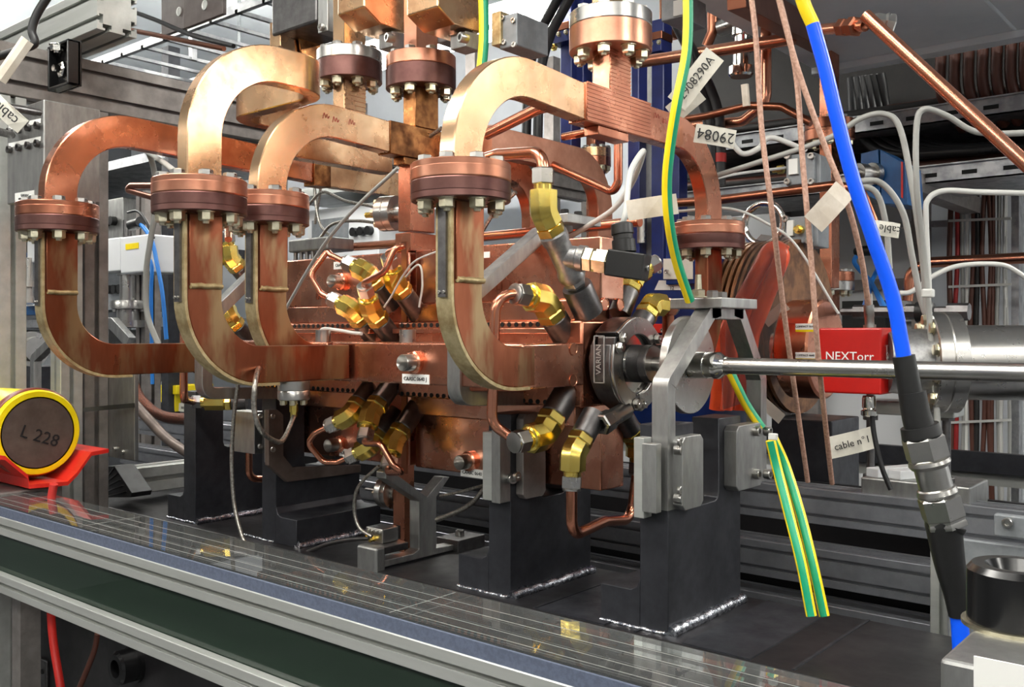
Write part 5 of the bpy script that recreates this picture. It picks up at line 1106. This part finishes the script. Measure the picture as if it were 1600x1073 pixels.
# overhead: clamps and boxes round the upright guides
t = thing('steel_housing', 'dark steel housing at the top, left of the golden upright pipe', 'box', P(465, 45, Y=.98))
boxpx(424, -30, 495, 45, .98, .09, 'housing', 'steel_dark', t, .004); boxpx(497, -30, 512, 50, .975, .08, 'end_plate', 'alu_plate', t, .001); capbolt(t, P(504, 43, Y=.974), (0, -1, 0), .006, .006)
t = thing('waveguide_bend', 'golden copper mitred bend under the dark steel housing', 'waveguide', P(465, 90, Y=1.0))
MB().extr(PX(P(450, 60, Y=1.0).x, (438, 30), (468, 40), (500, 95), (500, 110), (470, 95), (438, 72)), (-.03, 0, 0)).build('bend', 'copper_gold', t, 0, .001); MB().extr(PX(P(452, 60, Y=1.0).x, (462, 40), (500, 48), (504, 92), (470, 92)), (.004, 0, 0)).build('side_plate', 'copper_tarn', t, 0, .001)
for (px, lab, Y) in ((585, 'octagonal copper block left of the middle upright pipe', .96), (700, 'octagonal copper block right of the middle upright pipe', .95)):
    t = thing('coupler_block', lab, 'waveguide', P(px+25, 60, Y=Y)); X = P(px+20, 40, Y=Y).x
    MB().extr(PX(X, (px-16, -30), (px+45, -20), (px+52, 10), (px+52, 52), (px+10, 38), (px-16, 10)), (-.06, 0, 0)).build('block', 'copper_gold', t, 0, .002)
    MB().extr(PX(X, (px+28, 48), (px+52, 54), (px+52, 80), (px+28, 72)), (-.03, 0, 0)).build('clamp_foot', 'alu_plate', t, 0, .001); capbolt(t, P(px+30, 60, Y=Y-.02), (-.3, -1, 0), .007, .012)
t = thing('clamp_box', 'grey aluminium box right of the short earth cable at the top', 'box', P(795, 75, Y=1.0)); boxpx(768, 18, 782, 70, .995, .05, 'plate', 'braze', t); boxpx(780, 22, 808, 74, 1.0, .07, 'housing', 'grey_box', t, .002)
for px, py in ((786, 28), (803, 32), (788, 66), (804, 70)): capbolt(t, P(px, py, Y=1.0), (0, -1, 0), .004, .003)
t = thing('clamp_box', 'small dark grey box left of the short earth cable', 'box', P(690, 65, Y=1.1)); boxpx(681, 40, 698, 66, 1.006, .05, 'housing', 'grey_box', t, .002)
t = thing('clamp_box', 'grey box with striped label at the top, right of the steel-topped flange', 'box', P(1050, 30, Y=1.35)); boxpx(1033, -10, 1066, 30, 1.35, .08, 'housing', 'grey_box', t, .002); boxpx(1052, 0, 1066, 24, 1.348, .003, 'type_plate', 'white', t, 0)
for px in (832, 850):
    t = thing('thick_cable', 'thick black cable bending behind the nearest arch, %s' % ('left one' if px < 840 else 'right one'), 'cable', P(px, 100, Y=1.6)); MB().tube(spl(PY(1.6+px/5000, (px+50, -20), (px+28, 20), (px+8, 60), (px-6, 120), (px-10, 220)), 8), .012, 10).build('jacket', 'cable_black', t)
# thin steel capillaries in the middle gap
for i, q in enumerate((((482, 320), (505, 300), (540, 314), (580, 322), (600, 330)), ((500, 372), (520, 350), (560, 345), (610, 352)), ((495, 255), (492, 300), (500, 350), (520, 372)), ((505, 260), (500, 300), (492, 350)), ((640, 268), (645, 235), (690, 200)), ((735, 394), (770, 335), (806, 300)))):
    cable(PY((1.15, 1.17, 1.19, 1.21, .99, .995)[i], *q), ['bent steel capillary reaching the bolted probe flange', 'lower steel capillary left of the bolted probe flange', 'upright steel capillary behind the middle arch flange', 'second upright capillary behind the middle arch flange', 'thin steel wire behind the tarnished junction', 'pale lead slanting behind the nearest round flange'][i], .003)
p = P(620, 333, Y=1.0)
t = thing('probe_flange', 'bolted round steel probe flange facing left, behind the copper block top', 'flange', p+V((0, 0, -.03))); d = V((-1, -.25, 0)).normalized()
MB().lathe(p, d, [(-.02, .014), (0, .014), (0, .027), (.012, .027), (.013, .0262), (.014, .027), (.026, .027), (.027, .026)], 36).build('disc', 'steel', t)
x_, y_, z_ = basis(d)
for k in range(6): hexbolt(t, p+d*.027+(x_*math.cos(k*math.pi/3)+y_*math.sin(k*math.pi/3))*.019, d, .0055, .006, 'zinc', tip=.002)
MB().lathe(p+d*.027, d, [(0, .009), (.004, .009), (.004, .006), (.016, .006), (.016, .0045), (.03, .0045)], 8).build('gold_plug', 'brass', t)
# table bracket on top of structure
t = thing('plate_clamp', 'grey clamp plate behind the middle arch flange', 'clamp', P(470, 390, Y=1.05)); boxpx(450, 372, 512, 392, 1.05, .06, 'plate', 'alu_plate', t, .003)
for k in range(5): q = P(462+k*9, 392, Y=1.06); MB().cyl(q, q+V((0, 0, -.03)), .004, n=10).build('stud', 'steel', t)

# ================================================================ far background
def rack(x0, x1, y, z0, z1, label, shelves, mat='black_steel', dep=.4):
    t = thing('equipment_rack', label, 'rack', ((x0+x1)/2, y, z0))
    for x in (x0, x1):
        for yy in (y, y+dep): MB().b2((x-.02, yy-.02, z0), (x+.02, yy+.02, z1)).build('upright', mat, t, 0)
    for z, m in shelves: MB().b2((x0, y-.02, z), (x1, y+dep, z+.03)).build('shelf', m, t, 0)
    return t
rack(-4.4, -2.75, 1.6, -1.4, .9, 'dark equipment rack far behind the leftmost arch', ((.55, 'tray'), (.25, 'black_steel'), (.02, 'tray'), (-.25, 'black_steel'), (-.6, 'tray')))
rack(-3.0, -2.0, 2.2, -1.4, .95, 'grey equipment rack behind the middle of the copper blocks', ((.5, 'alu'), (.2, 'tray'), (-.1, 'alu'), (-.4, 'tray')), 'alu_dark')
for i, (x, y, z, sx, sz, m, lab) in enumerate(((-3.9, 1.65, .052, .5, .14, 'white_box', 'white instrument case on the dark rack, leftmost'), (-3.3, 1.65, .05, .4, .14, 'grey_box', 'grey instrument case on the dark rack'), (-4.0, 1.65, .28, .45, .2, 'black', 'black instrument case on the upper dark rack shelf'), (-3.4, 1.65, .28, .5, .16, 'alu_plate', 'silver instrument case on the upper dark rack shelf'), (-3.7, 1.65, -.22, .6, .2, 'alu_plate', 'silver instrument case on the lower dark rack shelf'), (-2.7, 2.25, .23, .4, .2, 'white_box', 'white instrument case on the grey rack'), (-2.3, 2.25, -.07, .35, .2, 'black', 'black instrument case on the grey rack'), (-2.65, 2.25, -.07, .3, .16, 'blue_box', 'blue instrument case on the grey rack'))):
    z += .032
    t = thing('instrument_case', lab, 'instrument', (x, y, z)); MB().b2((x-sx/2, y, z), (x+sx/2, y+.3, z+sz)).build('case', m, t, 0, .004)
    MB().b2((x-sx*.42, y-.004, z+sz*.2), (x+sx*.1, y, z+sz*.8)).build('front_panel', 'grey_box' if m != 'grey_box' else 'white_box', t, 0)
    for k in range(3): MB().cyl((x+sx*(.2+.1*k), y-.02, z+sz*.5), (x+sx*(.2+.1*k), y, z+sz*.5), .016, n=14).build('dial', 'black', t)
for i, (x, w) in enumerate(((-1.75, .3), (-1.35, .3), (-.95, .3))):
    t = thing('wall_panel', ['white framed panel on the back wall, behind the middle elbow', 'white framed panel on the back wall, behind the copper column', 'white framed panel on the back wall, behind the nearest flange'][i], 'panel', (x, 2.6, -.2))
    MB().b2((x-w/2, 2.7, -.5), (x+w/2, 2.74, .5)).build('panel', 'white_box', t, 0); 
    for s in (-1, 1): MB().b2((x+s*w/2-.02, 2.66, -.5), (x+s*w/2+.02, 2.70, .5)).build('frame_bar', 'alu_dark', t, 0)
    MB().b2((x-w/2, 2.68, .12), (x+w/2, 2.70, .15)).build('mid_rail', 'alu_dark', t, 0); MB().b2((x-.06, 2.66, -.02), (x+.06, 2.70, .09)).build('switch', 'black', t, 0)
# ladder tray under the ceiling
t = thing('ladder_tray', 'wire ladder tray hanging under the ceiling behind the tall arch', 'cable tray', (-2.6, 1.5, .7))
for y in (1.2, 1.47): MB().b2((-4.4, y, .70), (-1.5, y+.012, .72)).build('side_wire', 'tray', t, 0)
for k in range(29): MB().b2((-4.4+k*.1, 1.2, .70), (-4.39+k*.1, 1.482, .708)).build('rung', 'tray', t, 0)
for x in (-4.2, -2.2): MB().b2((x, 1.33, .70), (x+.015, 1.345, 1.15)).build('hanger', 'tray', t, 0)

# red pen marks on the copper
for q, par in (((1022, 180), -.6545), ((1034, 188), -.6545), ((1046, 196), -.6545), ((505, 180), -.989), ((520, 186), -.989), ((545, 190), -.989)):
    p = [P(q[0]+dx, q[1]+dy, X=par) for dx, dy in ((0, 5), (2, -4), (4, 4), (6, -2), (8, 5), (10, 1))]
    root = bpy.data.objects['waveguide_arch.001' if par > -.8 else 'waveguide_arch.002']
    MB().tube(spl(p, 4), .0003, 5).build('pen_mark', 'ink_red', root)
